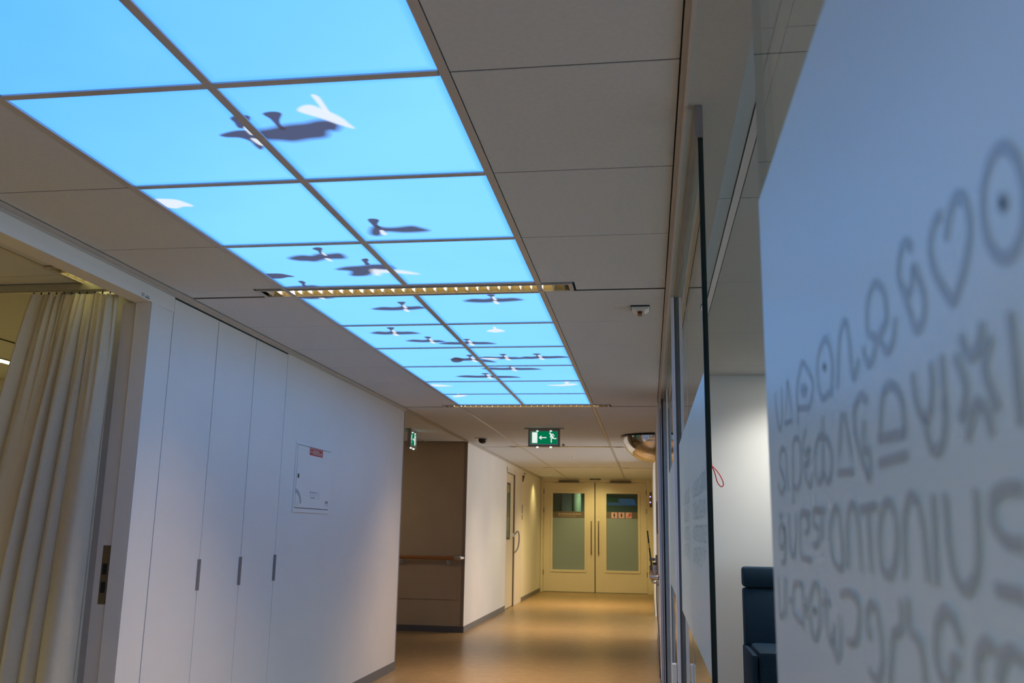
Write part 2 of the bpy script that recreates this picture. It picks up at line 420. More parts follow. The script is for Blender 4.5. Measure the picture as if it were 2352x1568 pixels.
def dup(o, parent=None, loc=None):
    c = o.copy(); COL.objects.link(c); c.parent = parent
    if loc is not None: c.location = loc
    for ch in list(o.children):
        dup(ch, c)
    return c
GLYPHS="""0:-3750,16130 -3850,15840 -4050,15620 -4280,15760 -4320,16120|1:-4840,16120 -4670,15880 -4510,15650 -5080,15620 -4970,15860 -4840,16120|0:-5490,15520 -5490,15680 -5770,15670 -6210,15630 -6460,15820 -6200,16000 -5910,16140 -5650,16040 -5470,15890 -5490,15680|0:-6060,15820 -6030,15790 -5950,15790 -5860,15800 -5800,15830 -5780,15860 -5810,15880 -5890,15880 -5980,15870 -6040,15840 -6060,15820|0:-7360,15630 -7450,15870 -7240,16110 -6930,16080 -6750,15970 -6730,15780 -6900,15610 -7190,15610 -7380,15590|0:-7130,15870 -7110,15860 -7070,15870 -7060,15880 -7080,15890 -7120,15880 -7130,15870|0:-7630,15590 -7750,15920 -7920,16070 -8080,16080 -8160,15930 -8200,15650 -8300,15580 -8450,15700|0:-8630,15760 -8680,15650 -8790,15590 -8940,15640 -9010,15750 -8810,15830 -8830,16030 -9010,16120 -9160,16110 -9320,16000 -9360,15860 -9320,15790 -9160,15750 -9160,15680 -9300,15590 -9460,15620 -9570,15770|0:-10030,16090 -9930,16170 -9800,16150 -9710,16020 -9800,15880 -9890,15740 -9960,15630 -10040,15580 -10170,15630 -10210,15740 -10130,15880 -10050,15970 -10010,15910 -9890,15820|0:-10670,15940 -10740,16040 -10830,16100 -10940,16100 -11020,16010 -11040,15890 -10950,15750 -10810,15640 -10700,15590 -10560,15700 -10430,15840 -10390,15990 -10460,16080 -10560,16110 -10630,16100|0:-11710,15770 -11690,15720 -11660,15670 -11620,15640 -11570,15610 -11510,15600 -11460,15600 -11400,15620 -11350,15650 -11300,15700 -11260,15750 -11240,15810 -11230,15880 -11240,15950 -11260,16010 -11300,16050 -11350,16090 -11400,16110 -11460,16120 -11520,16110 -11580,16090 -11620,16050 -11670,16000 -11690,15950 -11710,15890 -11720,15830 -11710,15770|0:-11510,15850 -11500,15840 -11480,15840 -11470,15850 -11460,15860 -11470,15880 -11490,15870 -11500,15860 -11510,15850|0:-3720,14990 -3960,14850 -4320,14940 -4130,15080 -3900,15190 -4010,15340 -4290,15380 -4520,15250 -4490,15060 -4580,14850|0:-4900,14690 -4940,15010 -5070,15360 -5420,15380 -5570,15210 -5470,14960 -5210,14850 -4990,14900|0:-5920,15420 -5750,15310 -5820,15170 -6090,15220 -5980,15080 -5730,15060 -5860,14900 -6050,14840 -6170,14960|0:-6880,15450 -6830,15160 -6760,14920|0:-6760,14940 -6560,14840 -6390,14940 -6380,15120 -6600,15260 -6860,15260 -7090,15180 -7210,15040 -7150,14900 -6970,14830 -6780,14940|1:-7730,15370 -7590,15100 -7460,14880 -8050,14860 -7980,15070 -7840,15360|0:-8650,15330 -8500,15410 -8320,15380 -8190,15300 -8220,15130 -8330,14970 -8490,14830 -8570,14770 -8650,14870 -8610,14980 -8470,14980 -8470,15090 -8530,15210|0:-8990,15020 -9030,15180 -9110,15310 -9300,15360 -9470,15310 -9580,15220 -9610,15110 -9610,15000|0:-8910,15030 -9620,15000|0:-8880,14860 -9650,14860|0:-9870,15350 -9890,15190 -9990,15070 -10090,15040 -10190,15090 -10240,15220 -10240,15340|0:-10440,15350 -10440,15190 -10420,15030|0:-10420,15100 -10430,14990 -10350,14870 -10220,14830 -10110,14890 -10070,15000 -10030,15080|0:-10770,15390 -10840,15290 -10920,15250 -11020,15290 -11100,15390|0:-10660,15300 -10750,15190 -10790,15100 -10740,15020 -10660,14950|0:-11200,15290 -11110,15230 -11080,15140 -11140,15040 -11210,14940|0:-10760,14840 -10850,14960 -10970,15010 -11060,14940 -11100,14830|0:-11440,15360 -11450,15110 -11450,14840|0:-3760,14610 -3850,14550 -3980,14610|0:-4070,14460 -3850,14470 -3650,14370 -3640,14240 -3860,14190 -4080,14280 -4100,14460 -4140,14200 -4000,14040 -3750,14010|0:-4510,14610 -4470,14290 -4670,14110 -4900,14230 -5060,14600|0:-5940,14570 -5470,14590 -5340,14490 -5250,14220 -5370,14120 -5900,14110|0:-5590,14580 -5860,14500 -5740,14390 -5590,14380|0:-6510,14580 -6190,14590 -6170,14450 -6400,14420 -6370,14300 -6220,14260 -6050,14260|0:-6330,14590 -6780,14580|0:-6590,14580 -6620,14310|0:-7460,14110 -7440,14470 -7320,14600 -7100,14520 -6970,14370 -7000,14200 -7180,14100 -7460,14110|0:-7670,14090 -7740,14460 -7850,14570 -7990,14600 -8120,14500 -8150,14090|0:-8240,14550 -8770,14570|0:-8490,14550 -8480,14090|0:-9260,14340 -9240,14280 -9200,14220 -9150,14170 -9090,14130 -9030,14100 -8960,14090 -8900,14100 -8850,14120 -8810,14160 -8780,14210 -8770,14270 -8780,14340 -8810,14400 -8850,14470 -8900,14520 -8970,14560 -9030,14580 -9100,14590 -9150,14580 -9200,14550 -9240,14510 -9260,14460 -9270,14400 -9260,14340|0:-9410,14090 -9450,14380 -9550,14550 -9690,14610 -9820,14530 -9880,14350 -9890,14090|0:-10120,14600 -10060,14080|0:-10340,14600 -10330,14340 -10390,14160 -10540,14090 -10690,14150 -10780,14270 -10820,14600|0:-11420,14570 -11230,14580 -11060,14550 -11010,14460 -11070,14390 -11190,14340 -11390,14330|0:-10980,14120 -11340,14110|0:-3420,13840 -3390,13410 -3570,13360 -3800,13490 -3950,13870|0:-4070,13850 -3940,13350|0:-4260,13600 -4490,13620|0:-5290,13830 -4740,13810 -4560,13650 -4570,13480 -5090,13420|0:-5280,13810 -5230,13360|0:-5490,13710 -5470,13490|0:-5300,13590 -5510,13610|0:-6280,13640 -6240,13560 -6180,13480 -6100,13420 -6010,13370 -5910,13350 -5820,13350 -5750,13380 -5700,13440 -5670,13510 -5680,13590 -5720,13680 -5790,13760 -5880,13820 -5970,13870 -6070,13890 -6160,13880 -6220,13840 -6270,13790 -6290,13720 -6280,13640|0:-6020,13620 -6000,13610 -5970,13610 -5960,13620 -5980,13630 -6010,13640 -6020,13620|0:-6460,13740 -6780,13760|0:-6620,13880 -6590,13600 -6690,13430 -6820,13420 -6970,13590|0:-6820,13420 -7030,13290 -7210,13490 -7220,13690|0:-7310,13860 -7660,13900 -7890,13870 -8000,13790 -7940,13650 -7780,13530 -7460,13490|0:-8360,13610 -8250,13680 -8270,13790 -8450,13870 -8600,13810 -8660,13640 -8650,13480 -8510,13350 -8350,13350 -8240,13390|0:-9260,13960 -9230,13780 -9020,13710 -8920,13560 -8830,13360|0:-9450,13980 -9430,13790 -9600,13740 -9680,13640 -9700,13500|0:-10420,13800 -10330,13910 -10180,13960 -10030,13880 -9960,13750 -9980,13630 -10150,13560|0:-10370,13710 -10250,13710 -10220,13580|0:-10630,13640 -10660,13770 -10800,13860 -10910,13830|0:-10920,13680 -11000,13810 -11130,13860 -11260,13830"""
BIRDS="""1Rd:10,1070 58,1055 125,1036 186,1030 235,1016 277,1021 291,1051 271,1089 241,1090 218,1134 157,1144 100,1156 58,1144 20,1135 -6,1123|1Rd:80,947 115,937 138,952 113,996 103,1034 109,1061 91,1065 90,1016 89,981|1Ld:-129,1085 -90,1066 -48,1057 -19,1067 -4,1109 -8,1158 -39,1209 -47,1183 -48,1140 -72,1109 -111,1101|1Ld:-36,964 1,949 29,962 -1,1009 -25,1039 -42,1034 -37,996|1Lw:-22,1033 -11,1041 -7,1085 -25,1090|1Lw:-37,1120 -17,1131 -14,1179 -30,1170|1Rw:199,937 225,910 254,908 275,935 297,964 318,1006 326,1046 333,1082 307,1060 280,1031 250,994 218,964|1Rw:279,841 295,854 295,900 291,960 278,952 279,899|2Lw:-676,1633 -625,1634 -586,1647 -566,1679 -554,1721 -598,1722 -635,1739 -665,1723 -680,1683|2Rd:98,2059 125,2048 164,2066 212,2065 273,2053 305,2080 332,2118 282,2131 214,2130 141,2111 96,2164 68,2140|2Rd:111,1953 135,1944 155,1963 132,2017 137,2063 114,2055 110,2003|2Rw:121,2097 135,2098 135,2153 115,2151|3Ld:-442,2467 -401,2433 -357,2423 -317,2434 -272,2409 -235,2417 -197,2409 -171,2409 -160,2434 -164,2477 -185,2490 -225,2488 -260,2488 -298,2505 -331,2522 -368,2511 -409,2501|3Ld:-269,2321 -247,2307 -228,2311 -226,2329 -245,2369 -249,2404 -263,2403 -257,2361 -264,2344|3Lw:-248,2383 -242,2398 -241,2434 -251,2425|3Lw:-266,2478 -248,2484 -246,2529 -260,2518|3Ld:-678,2718 -635,2712 -590,2719 -565,2741 -539,2777 -578,2784 -620,2804 -659,2804 -680,2797 -679,2755|3Ld:-676,2990 -626,2968 -569,2962 -516,2954 -490,2965 -484,3002 -507,3012 -605,3003|3Ld:-553,2870 -530,2861 -523,2893 -542,2933 -545,2964 -562,2962 -551,2914|3Ld:-271,2667 -211,2630 -139,2620 -97,2609 -57,2602 0,2612 19,2650 11,2692 -72,2700 -107,2741 -152,2786 -209,2792 -231,2774 -206,2710 -229,2686|3Ld:-93,2513 -64,2496 -63,2525 -77,2554 -78,2595 -99,2603 -95,2558|3Rw:-91,2683 -33,2698 33,2710 78,2741 119,2788 61,2777 -9,2749 -62,2745 -95,2791 -104,2757|4Ld:-678,3209 -612,3207 -519,3215 -481,3218 -526,3235 -579,3237 -633,3239|4Lw:-568,3218 -542,3220 -540,3254 -556,3246|4Ld:-339,3505 -271,3463 -201,3475 -141,3458 -96,3466 -47,3461 -16,3501 -62,3521 -113,3535 -162,3537 -220,3543 -291,3532|4Ld:-148,3355 -120,3346 -100,3358 -126,3409 -134,3470 -151,3468 -140,3408|4Lw:-154,3519 -135,3521 -135,3585 -154,3579|4Lw:-136,3426 -127,3427 -125,3492 -141,3491|4Rd:244,3359 301,3316 363,3328 414,3311 472,3321 532,3316 577,3358 523,3378 461,3391 401,3392 351,3398 288,3386|4Rd:395,3231 421,3223 440,3234 422,3274 422,3323 406,3321 409,3273|4Rw:407,3374 426,3375 430,3440 412,3435|4Rw:417,3278 425,3279 432,3346 417,3345|5Ld:-547,4164 -492,4122 -440,4138 -393,4123 -334,4141 -271,4144 -229,4196 -288,4210 -354,4215 -417,4208 -461,4212 -513,4196|5Ld:-399,4011 -368,4000 -349,4015 -376,4070 -384,4135 -404,4134 -392,4069|5Lw:-407,4189 -385,4190 -386,4259 -407,4253|5Lw:-387,4088 -377,4089 -375,4159 -393,4158|5Ld:-375,4429 -319,4394 -260,4412 -210,4401 -176,4421 -140,4427 -118,4476 -153,4486 -192,4487 -228,4478 -276,4478 -335,4460|5Ld:-223,4310 -195,4298 -178,4314 -197,4359 -200,4412 -220,4411 -214,4357|5Lw:-219,4460 -197,4462 -192,4523 -214,4518|5Lw:-206,4370 -196,4371 -188,4434 -207,4433|5Rd:-167,4535 -96,4489 -17,4499 47,4481 109,4505 175,4514 223,4570 164,4579 96,4577 30,4564 -32,4572 -112,4562|5Rd:26,4406 54,4393 71,4409 56,4446 57,4493 36,4491 39,4445|5Rw:38,4545 61,4547 67,4614 45,4608|5Rw:49,4447 59,4448 69,4517 50,4515|6Ld:-214,5137 -157,5088 -99,5107 -49,5090 6,5145 66,5182 107,5274 52,5262 -10,5233 -69,5190 -116,5194 -175,5175|6Ld:-66,4977 -36,4961 -17,4980 -37,5036 -38,5104 -61,5103 -55,5035|6Lw:-60,5167 -35,5169 -29,5249 -53,5243|6Lw:-46,5049 -35,5050 -26,5132 -46,5131|6Ld:-218,5155 -174,5060 -133,5080 -131,5185 -181,5258 -219,5243|6Rd:2,5088 71,5044 149,5063 212,5048 255,5072 302,5079 334,5138 291,5150 244,5151 198,5140 136,5143 57,5124|6Rd:188,4957 217,4941 237,4960 221,5006 223,5061 201,5060 203,5005|6Rw:205,5119 230,5121 240,5194 215,5189|6Rw:213,5011 224,5012 237,5087 217,5086|6Rd:315,5112 365,5058 421,5064 467,5040 547,5053 628,5049 693,5098 621,5119 538,5131 456,5131 411,5143 355,5138|6Rd:433,4954 468,4939 494,4958 474,5000 479,5053 457,5051 456,4999|6Rw:463,5110 487,5112 499,5185 475,5179|6Rw:467,5003 478,5003 493,5078 474,5077|6Rw:25,5090 114,5095 166,5128 83,5148|7Rd:-48,5557 30,5512 120,5535 192,5521 274,5543 358,5548 424,5609 349,5624 263,5628 178,5618 107,5619 16,5596|7Rd:159,5426 197,5408 225,5430 201,5477 205,5535 181,5533 182,5476|7Rw:186,5596 212,5597 223,5675 197,5669|7Rw:194,5481 205,5482 220,5562 199,5561|7Ld:-335,5919 -247,5870 -148,5894 -68,5878 28,5908 127,5919 203,5990 114,6002 13,6002 -87,5986 -165,5987 -265,5963|7Ld:-98,5782 -60,5762 -34,5785 -58,5833 -55,5893 -80,5892 -77,5832|7Lw:-77,5961 -49,5963 -41,6048 -68,6042|7Lw:-65,5835 -53,5835 -40,5924 -63,5922|5Rw:233,4155 281,4104 316,4098 336,4121 351,4163 316,4188 276,4194|5Rw:295,4043 310,4036 306,4106 292,4105|8Lw:-679,6356 -594,6342 -525,6397 -486,6433 -565,6455 -645,6444|8Rw:386,6417 480,6404 536,6373 591,6342 649,6361 623,6426 554,6458 487,6472|8Rw:555,6242 592,6236 575,6341 558,6357|9Lw:-615,7081 -555,7003 -500,6985 -464,7006 -513,7084 -582,7132|9Lw:-535,6906 -516,6897 -529,7004 -546,7003"""
ZC = 2.70
LX, RX = -1.363, 1.35        # wall faces of the corridor
YE = 21.09                   # face of the double door wall
GX = 1.427                   # middle of the glass wall

# ================================================================== room shell
FLOOR = struct(box('floor', -6.2, 6.0, -4.2, 24.0, -0.1, 0.0, LINO))

CEIL = struct(box('ceiling', -1.46, 1.39, -4.2, 21.3, 2.80, 2.84, VOID))
tile_mesh = {}
def tile(x0, x1, y0, y1, parent=CEIL, gap=0.006, z=ZC, m=TILE, drop=0.0):
    sx_, sy2 = round(x1 - x0 - gap, 4), round(y1 - y0 - gap, 4)
    key = (sx_, sy2, m.name)
    cx, cy2 = (x0 + x1) / 2, (y0 + y1) / 2
    if key not in tile_mesh:
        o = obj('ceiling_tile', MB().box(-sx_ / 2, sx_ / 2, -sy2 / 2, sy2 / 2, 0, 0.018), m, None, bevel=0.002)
        o.data.materials.append(TILESHADE)
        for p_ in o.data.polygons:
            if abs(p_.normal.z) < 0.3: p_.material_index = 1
        tile_mesh[key] = o.data
    else:
        o = bpy.data.objects.new('ceiling_tile', tile_mesh[key]); COL.objects.link(o)
    o.parent = parent
    o.location = Vector((cx, cy2, z + 0.001 + drop)) - wloc(parent)
    return o

rows = [(-4.0, -3.18), (-3.18, -2.43), (-2.43, -1.68)]
rows += [(0.75 * r, 0.75 * r + 0.75) for r in range(-2, 4)]
sky_rows = [(0.75 * r, 0.75 * r + 0.75) for r in range(-2, 4)] + [(3.18 + 0.75 * k, 3.93 + 0.75 * k) for k in range(6)]
rows += [(3.18 + 0.75 * k, 3.93 + 0.75 * k) for k in range(6)]
rows += [(7.86 + 0.75 * k, 8.61 + 0.75 * k) for k in range(6)]
rows += [(12.54 + 0.75 * k, 13.29 + 0.75 * k) for k in range(6)]
rows += [(17.22 + 0.77 * k, 17.99 + 0.77 * k) for k in range(5)]
strips = [-1.68, 3.0, 7.68, 12.36, 17.04]
for a, b2 in rows:
    sag = 0.011 if abs(a - 4.68) < 0.01 else 0.006
    tile(-1.302, -0.70, a, b2, gap=sag)
    tile(0.72, 1.366, a, b2)
    if (a, b2) not in sky_rows:
        tile(-0.672, 0.692, a, b2)
for s0 in strips:
    tile(-1.302, -0.868, s0 + 0.006, s0 + 0.168, gap=0.004, z=ZC + 0.003)
    tile(0.892, 1.366, s0 + 0.006, s0 + 0.168, gap=0.004, z=ZC + 0.003)
# T-bars of the grid
box('grid_bar', -0.70, -0.672, -4.0, 21.1, ZC - 0.001, ZC + 0.03, BAR, CEIL)
box('grid_bar', 0.692, 0.72, -4.0, 21.1, ZC - 0.001, ZC + 0.03, BAR, CEIL)
box('grid_bar', -0.0145, 0.0145, -1.50, 3.0, ZC - 0.001, ZC + 0.03, BAR, CEIL)
box('grid_bar', -0.0145, 0.0145, 3.18, 7.68, ZC - 0.001, ZC + 0.03, BAR, CEIL)
cb = obj('grid_crossbar', MB().box(-0.668, 0.69, -0.0145, 0.0145, -0.0005, 0.029), BAR, CEIL)
ys = sorted({r[0] for r in sky_rows} | {3.0 - 0.008, 7.68 - 0.008, 3.18 + 0.008})
for i, y_ in enumerate(ys):
    c = cb if i == 0 else dup(cb, CEIL)
    c.location = Vector((0, y_, ZC)) - wloc(CEIL)
# wall angles along both sides
def angle_trim(name, xa, xb, y0, y1):
    s = 1 if xb > xa else -1
    m = MB().box(min(xa, xb), max(xa, xb), y0, y1, ZC - 0.002, ZC + 0.02)
    m.box(min(xb - s * 0.012, xb), max(xb - s * 0.012, xb), y0, y1, ZC - 0.012, ZC - 0.002)
    return obj(name, m, BAR)
struct(angle_trim('trim_1', -1.309, -1.362, -4.0, 8.09))
struct(angle_trim('trim_2', 1.3672, 1.395, -4.0, 21.09))
struct(box('trim_12', -1.385, -1.305, 8.088, 11.689, ZC - 0.003, ZC + 0.03, BAR))
struct(angle_trim('trim_3', -1.309, -1.362, 11.69, 21.09))

# --- left wall: header over the wide opening, frame, solid wall after the cabinets
struct(box('wall_left', -1.463, LX, 4.758, 8.085, 0, ZC + 0.03, WALL))
struct(box('wall_left_near', -1.463, LX, -4.2, 0.35, 0, ZC + 0.03, WALL))
struct(box('wall_left_header', -1.463, LX, 0.35, 3.088, 2.602, ZC + 0.03, WALL))
JAMB = struct(box('trim_4', -1.452, LX, 2.848, 3.086, 0, 2.602, WALL, bevel=0.003))
struct(box('wall_left_over_cabinets', -1.463, LX, 3.088, 4.758, 2.690, ZC + 0.03, WALL))
struct(obj('trim_13', MB().box(LX, LX + .004, 0.35, 2.905, 2.602, 2.650).box(LX, LX + .004, 2.848, 2.905, 0, 2.602), WALL, bevel=.001))
# second step of the door frame with the lock plate
jr = box('frame_rebate', -1.535, -1.460, 2.862, 2.92, 0, 2.602, FRAMEW, JAMB)
sp1 = box('strike_plate', -1.500, -1.4585, 2.8585, 2.862, 1.035, 1.325, BRONZE, JAMB, bevel=0.001)
box('latch_hole', -1.492, -1.468, 2.8575, 2.8590, 1.18, 1.235, SHADOW, sp1)
box('latch_hole', -1.492, -1.468, 2.8575, 2.8590, 1.09, 1.145, SHADOW, sp1)
st = box('frame_sticker', LX + .004, LX + 0.0048, 2.735, 2.822, 2.608, 2.630, WPLAST, JAMB)
st['label'] = 'small white and blue sticker on the frame'
box('sticker_print', LX + 0.0046, LX + 0.0052, 2.775, 2.819, 2.6095, 2.6155, DGREY, st)
box('sticker_print', LX + 0.0046, LX + 0.0052, 2.74, 2.768, 2.61, 2.628, GREYPR, st)
box('sticker_print', LX + 0.0046, LX + 0.0052, 2.785, 2.815, 2.6195, 2.623, BLUEPR, st)
# corner guard and skirting
struct(box('trim_5', -1.375, LX + 0.004, 8.074, 8.090, 0, ZC - 0.012, MGREY))
struct(box('baseboard_left', LX, LX + 0.006, 4.76, 8.09, 0, 0.085, SKIRT))
struct(box('wall_left_end', -6.2, -1.464, 7.985, 8.085, 0, ZC + 0.03, WALL))

# --- side passage on the left
struct(box('wall_passage', -6.2, LX, 11.69, 11.6945, 0, ZC + 0.03, TAUPE))
struct(box('trim_6', -1.412, LX - 0.001, 11.684, 11.6895, 0.085, ZC, TAUPED))
struct(box('baseboard_passage', -6.2, LX, 11.682, 11.69, 0, 0.085, DGREY))
struct(box('wall_passage_end', -6.3, -6.2, 7.9, 11.8, 0, ZC + 0.03, TAUPE))
PANEL = box('wall_protection_panel', -3.6, -1.465, 11.678, 11.69, 0.447, 0.80, TAUPE, None, bevel=0.003)
tag(PANEL, 'flat taupe protection panel low on the taupe wall below the wooden handrail', 'wall panel')
PCEIL = struct(box('ceiling_passage', -6.2, -1.463, 8.0, 11.78, 2.80, 2.84, VOID))
for k in range(5):
    for x0, x1 in ((-1.985, -1.388), (-3.39, -2.015), (-4.79, -3.42), (-6.15, -4.82)):
        ya, yb = 7.86 + 0.75 * k, 8.61 + 0.75 * k
        ya, yb = max(ya, 8.087), min(yb, 11.688)
        tile(x0, x1, ya, yb, PCEIL)
for x0 in (-2.0145, -3.4195, -4.8195):
    box('grid_bar', x0, x0 + 0.029, 8.09, 11.69, ZC - 0.001, ZC + 0.03, BAR, PCEIL)

# --- second left wall with a doorway, far wall
struct(box('wall_left_far', -1.463, LX, 11.695, 15.52, 0, ZC + 0.03, WALL))
struct(box('wall_left_far_end', -1.463, LX, 17.62, 21.2, 0, ZC + 0.03, WALLFAR))
struct(box('wall_left_far_lintel', -1.463, LX, 15.52, 17.62, 2.60, ZC + 0.03, WALLFAR))
struct(box('baseboard_left_far', LX, LX + 0.006, 11.69, 15.52, 0, 0.085, SKIRT))
struct(box('baseboard_left_far_end', LX, LX + 0.006, 17.62, 21.08, 0, 0.085, SKIRT))
wf = MB().box(-1.46, -1.30, 21.12, 21.25, 0, ZC + 0.03).box(1.23, 1.5, 21.12, 21.25, 0, ZC + 0.03).box(-1.30, 1.23, 21.12, 21.25, 2.62, ZC + 0.03)
struct(obj("wall_far", wf, WALLFAR))

# --- right wall after the glass, with an opening at y 11.7 to 15.2
RN = 1.362
struct(box('wall_right', RN, 1.45, 7.50, 11.70, 0, ZC + 0.03, WALL))
struct(box('wall_right_far', RX, 1.45, 15.2, 21.2, 0, ZC + 0.03, WALLFAR))
struct(box('wall_right_lintel', RX, 1.45, 11.70, 15.2, 2.55, ZC + 0.03, WALLFAR))
struct(box('baseboard_right', RN - 0.006, RN, 7.52, 11.70, 0, 0.085, SKIRT))
struct(box('baseboard_right_far', RX - 0.006, RX, 15.2, 21.08, 0, 0.085, SKIRT))
struct(box('wall_opening_near', 1.45, 4.6, 11.60, 11.70, 0, ZC + 0.03, WALL))
struct(box('wall_opening_far', 1.45, 4.6, 15.2, 15.3, 0, ZC + 0.03, WALL))
struct(box('ceiling_opening', 1.45, 4.6, 11.6, 15.3, ZC, ZC + 0.05, TILE))
we = MB().box(4.5, 4.6, 11.6, 15.3, 0, 0.45).box(4.5, 4.6, 11.6, 15.3, 2.55, 2.73)
we.box(4.5, 4.6, 11.6, 11.78, 0.45, 2.55).box(4.5, 4.6, 15.02, 15.3, 0.45, 2.55)
struct(obj('wall_opening_end', we, WALL))
def win(name, x, y0, y1, z0, z1, n):
    r = struct(empty(name, (x, (y0 + y1) / 2, z0)))
    m = MB().box(x - .03, x + .03, y0, y1, z0, z0 + .05).box(x - .03, x + .03, y0, y1, z1 - .05, z1)
    for k in range(n + 1):
        yy = y0 + (y1 - y0 - .05) * k / n
        m.box(x - .03, x + .03, yy, yy + .05, z0 + .05, z1 - .05)
    obj('window_frame', m, WPLAST, r)
    for k in range(n):
        ya = y0 + (y1 - y0 - .05) * k / n + .05; yb = y0 + (y1 - y0 - .05) * (k + 1) / n
        box('window_pane', x - .004, x + .004, ya, yb, z0 + .05, z1 - .05, GLASS, r)
    return r
win('window_4', 4.46, 11.78, 15.02, 0.45, 2.55, 2)

# --- corridor behind the viewer
struct(box('wall_back', -1.46, 1.5, -4.2, -4.1, 0, ZC + 0.03, WALL))

# --- left room (behind the curtain)
LC = struct(box('ceiling_left_room', -6.2, -1.463, -4.2, 5.95, 2.80, 2.84, VOID))
for (x0, x1) in ((-1.742, -1.47), (-3.25, -1.771), (-4.72, -3.28), (-6.15, -4.75)):
    for a, b2 in ((-1.1, 0.14), (0.14, 1.39), (1.39, 2.64), (2.64, 3.83), (3.83, 5.05), (5.05, 5.85)):
        if x0 == -1.742: continue
        if x0 == -4.72:
            tile(x0, -3.935, a, b2, LC); tile(-3.785, x1, a, b2, LC)
        else:
            tile(x0, x1, a, b2, LC)
box('grid_bar', -1.771, -1.742, -1.1, 5.85, ZC - 0.001, ZC + 0.03, BAR, LC)
for a, b2 in ((-1.1, 0.7), (0.7, 2.46), (4.23, 5.85)):
    tile(-1.742, -1.463, a, b2, LC)
tile(-1.62, -1.463, 2.46, 4.23, LC)
for a, b2 in ((-1.1, 0.33), (2.07, 3.73), (5.47, 5.85)):
    tile(-3.935, -3.785, a, b2, LC)
struct(box('wall_left_room_side', -6.3, -6.2, -4.2, 6.0, 0, ZC + 0.03, WALL))
struct(box('wall_left_room_back', -6.2, -1.46, 5.85, 5.95, 0, ZC + 0.03, WALL))
struct(box('wall_left_room_front', -6.2, -1.46, -1.2, -1.1, 0, ZC + 0.03, WALL))

# --- right room (behind the glass)
ZR = 2.82
RC = struct(box('ceiling_right_room', 1.545, 5.6, -4.2, 6.8, ZR + 0.035, ZR + 0.1, VOID))
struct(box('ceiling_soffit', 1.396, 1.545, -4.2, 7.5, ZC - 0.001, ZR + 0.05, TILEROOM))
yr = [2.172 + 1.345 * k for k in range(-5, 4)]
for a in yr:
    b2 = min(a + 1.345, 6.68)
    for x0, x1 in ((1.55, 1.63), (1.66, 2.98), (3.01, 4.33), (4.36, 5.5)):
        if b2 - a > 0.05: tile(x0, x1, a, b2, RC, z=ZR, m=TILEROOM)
for x0 in (1.6305, 2.9805, 4.3305):
    box('grid_bar', x0, x0 + 0.029, -4.1, 6.68, ZR - 0.001, ZR + 0.03, BAR, RC)
struct(box('wall_right_room_back', 1.434, 5.6, 6.68, 6.78, 0, ZR + 0.04, WALLROOM))
struct(box('baseboard_right_room', 1.45, 5.5, 6.672, 6.68, 0, 0.135, DGREY))
struct(box('wall_right_room_front', 1.44, 5.6, -4.2, -4.1, 0, ZR + 0.04, WALLROOM))
we = MB().box(5.5, 5.6, -4.2, 6.8, 0, 0.6).box(5.5, 5.6, -4.2, 6.8, 2.5, ZR + 0.04)
we.box(5.5, 5.6, -4.2, -2.3, 0.6, 2.5).box(5.5, 5.6, 4.7, 6.8, 0.6, 2.5)
struct(obj('wall_right_room_side', we, WALLROOM))
win('window_5', 5.46, -2.3, 4.7, 0.6, 2.5, 4)

# ================================================================== sky panels
OFFCOL = ('left', 'right')
SKYP = {}
SKYR = {}
words = ['hidden', 'hidden', 'nearest row cut by the top of the photo', 'second row from the viewer', 'third row from the viewer',
         'last row before the near strip light', 'first row beyond the near strip light', 'second row beyond the near strip light',
         'third row beyond the near strip light', 'fourth row beyond the near strip light', 'fifth row beyond the near strip light',
         'farthest row against the second strip light']
panel_mesh = {}
for i, (a, b2) in enumerate(sky_rows):
    y0, y1 = a + 0.0155, b2 - 0.0155
    if abs(b2 - 3.0) < 1e-6 or abs(b2 - 7.68) < 1e-6: y1 = b2 - 0.0235
    if abs(a - 3.18) < 1e-6: y0 = a + 0.0235
    for j, (x0, x1) in enumerate(((-0.668, -0.0155), (0.0155, 0.689))):
        key = (j, round(y1 - y0, 4))
        org = ((x0 + x1) / 2, (y0 + y1) / 2, ZC + 0.004)
        if key not in panel_mesh:
            o = obj('sky_panel', MB().box(x0, x1, y0, y1, ZC + 0.004, ZC + 0.016), SKY, origin=org)
            panel_mesh[key] = o.data
        else:
            o = bpy.data.objects.new('sky_panel', panel_mesh[key]); COL.objects.link(o); o.location = org
        SKYP[(i, j)] = o; SKYR[(i, j)] = ((x0 + .0005, y0 + .0005), (x1 - .0005, y1 - .0005))
        if i < 2:
            tag(o, f'glowing blue sky ceiling panel behind the viewer, {OFFCOL[j]} column, {"first" if i == 0 else "second"} from the back strip light', 'light panel', 'sky panels in the corridor ceiling')
        else:
            tag(o, f'glowing sky ceiling panel, {OFFCOL[j]} column, {words[i]}', 'light panel', 'sky panels in the corridor ceiling')

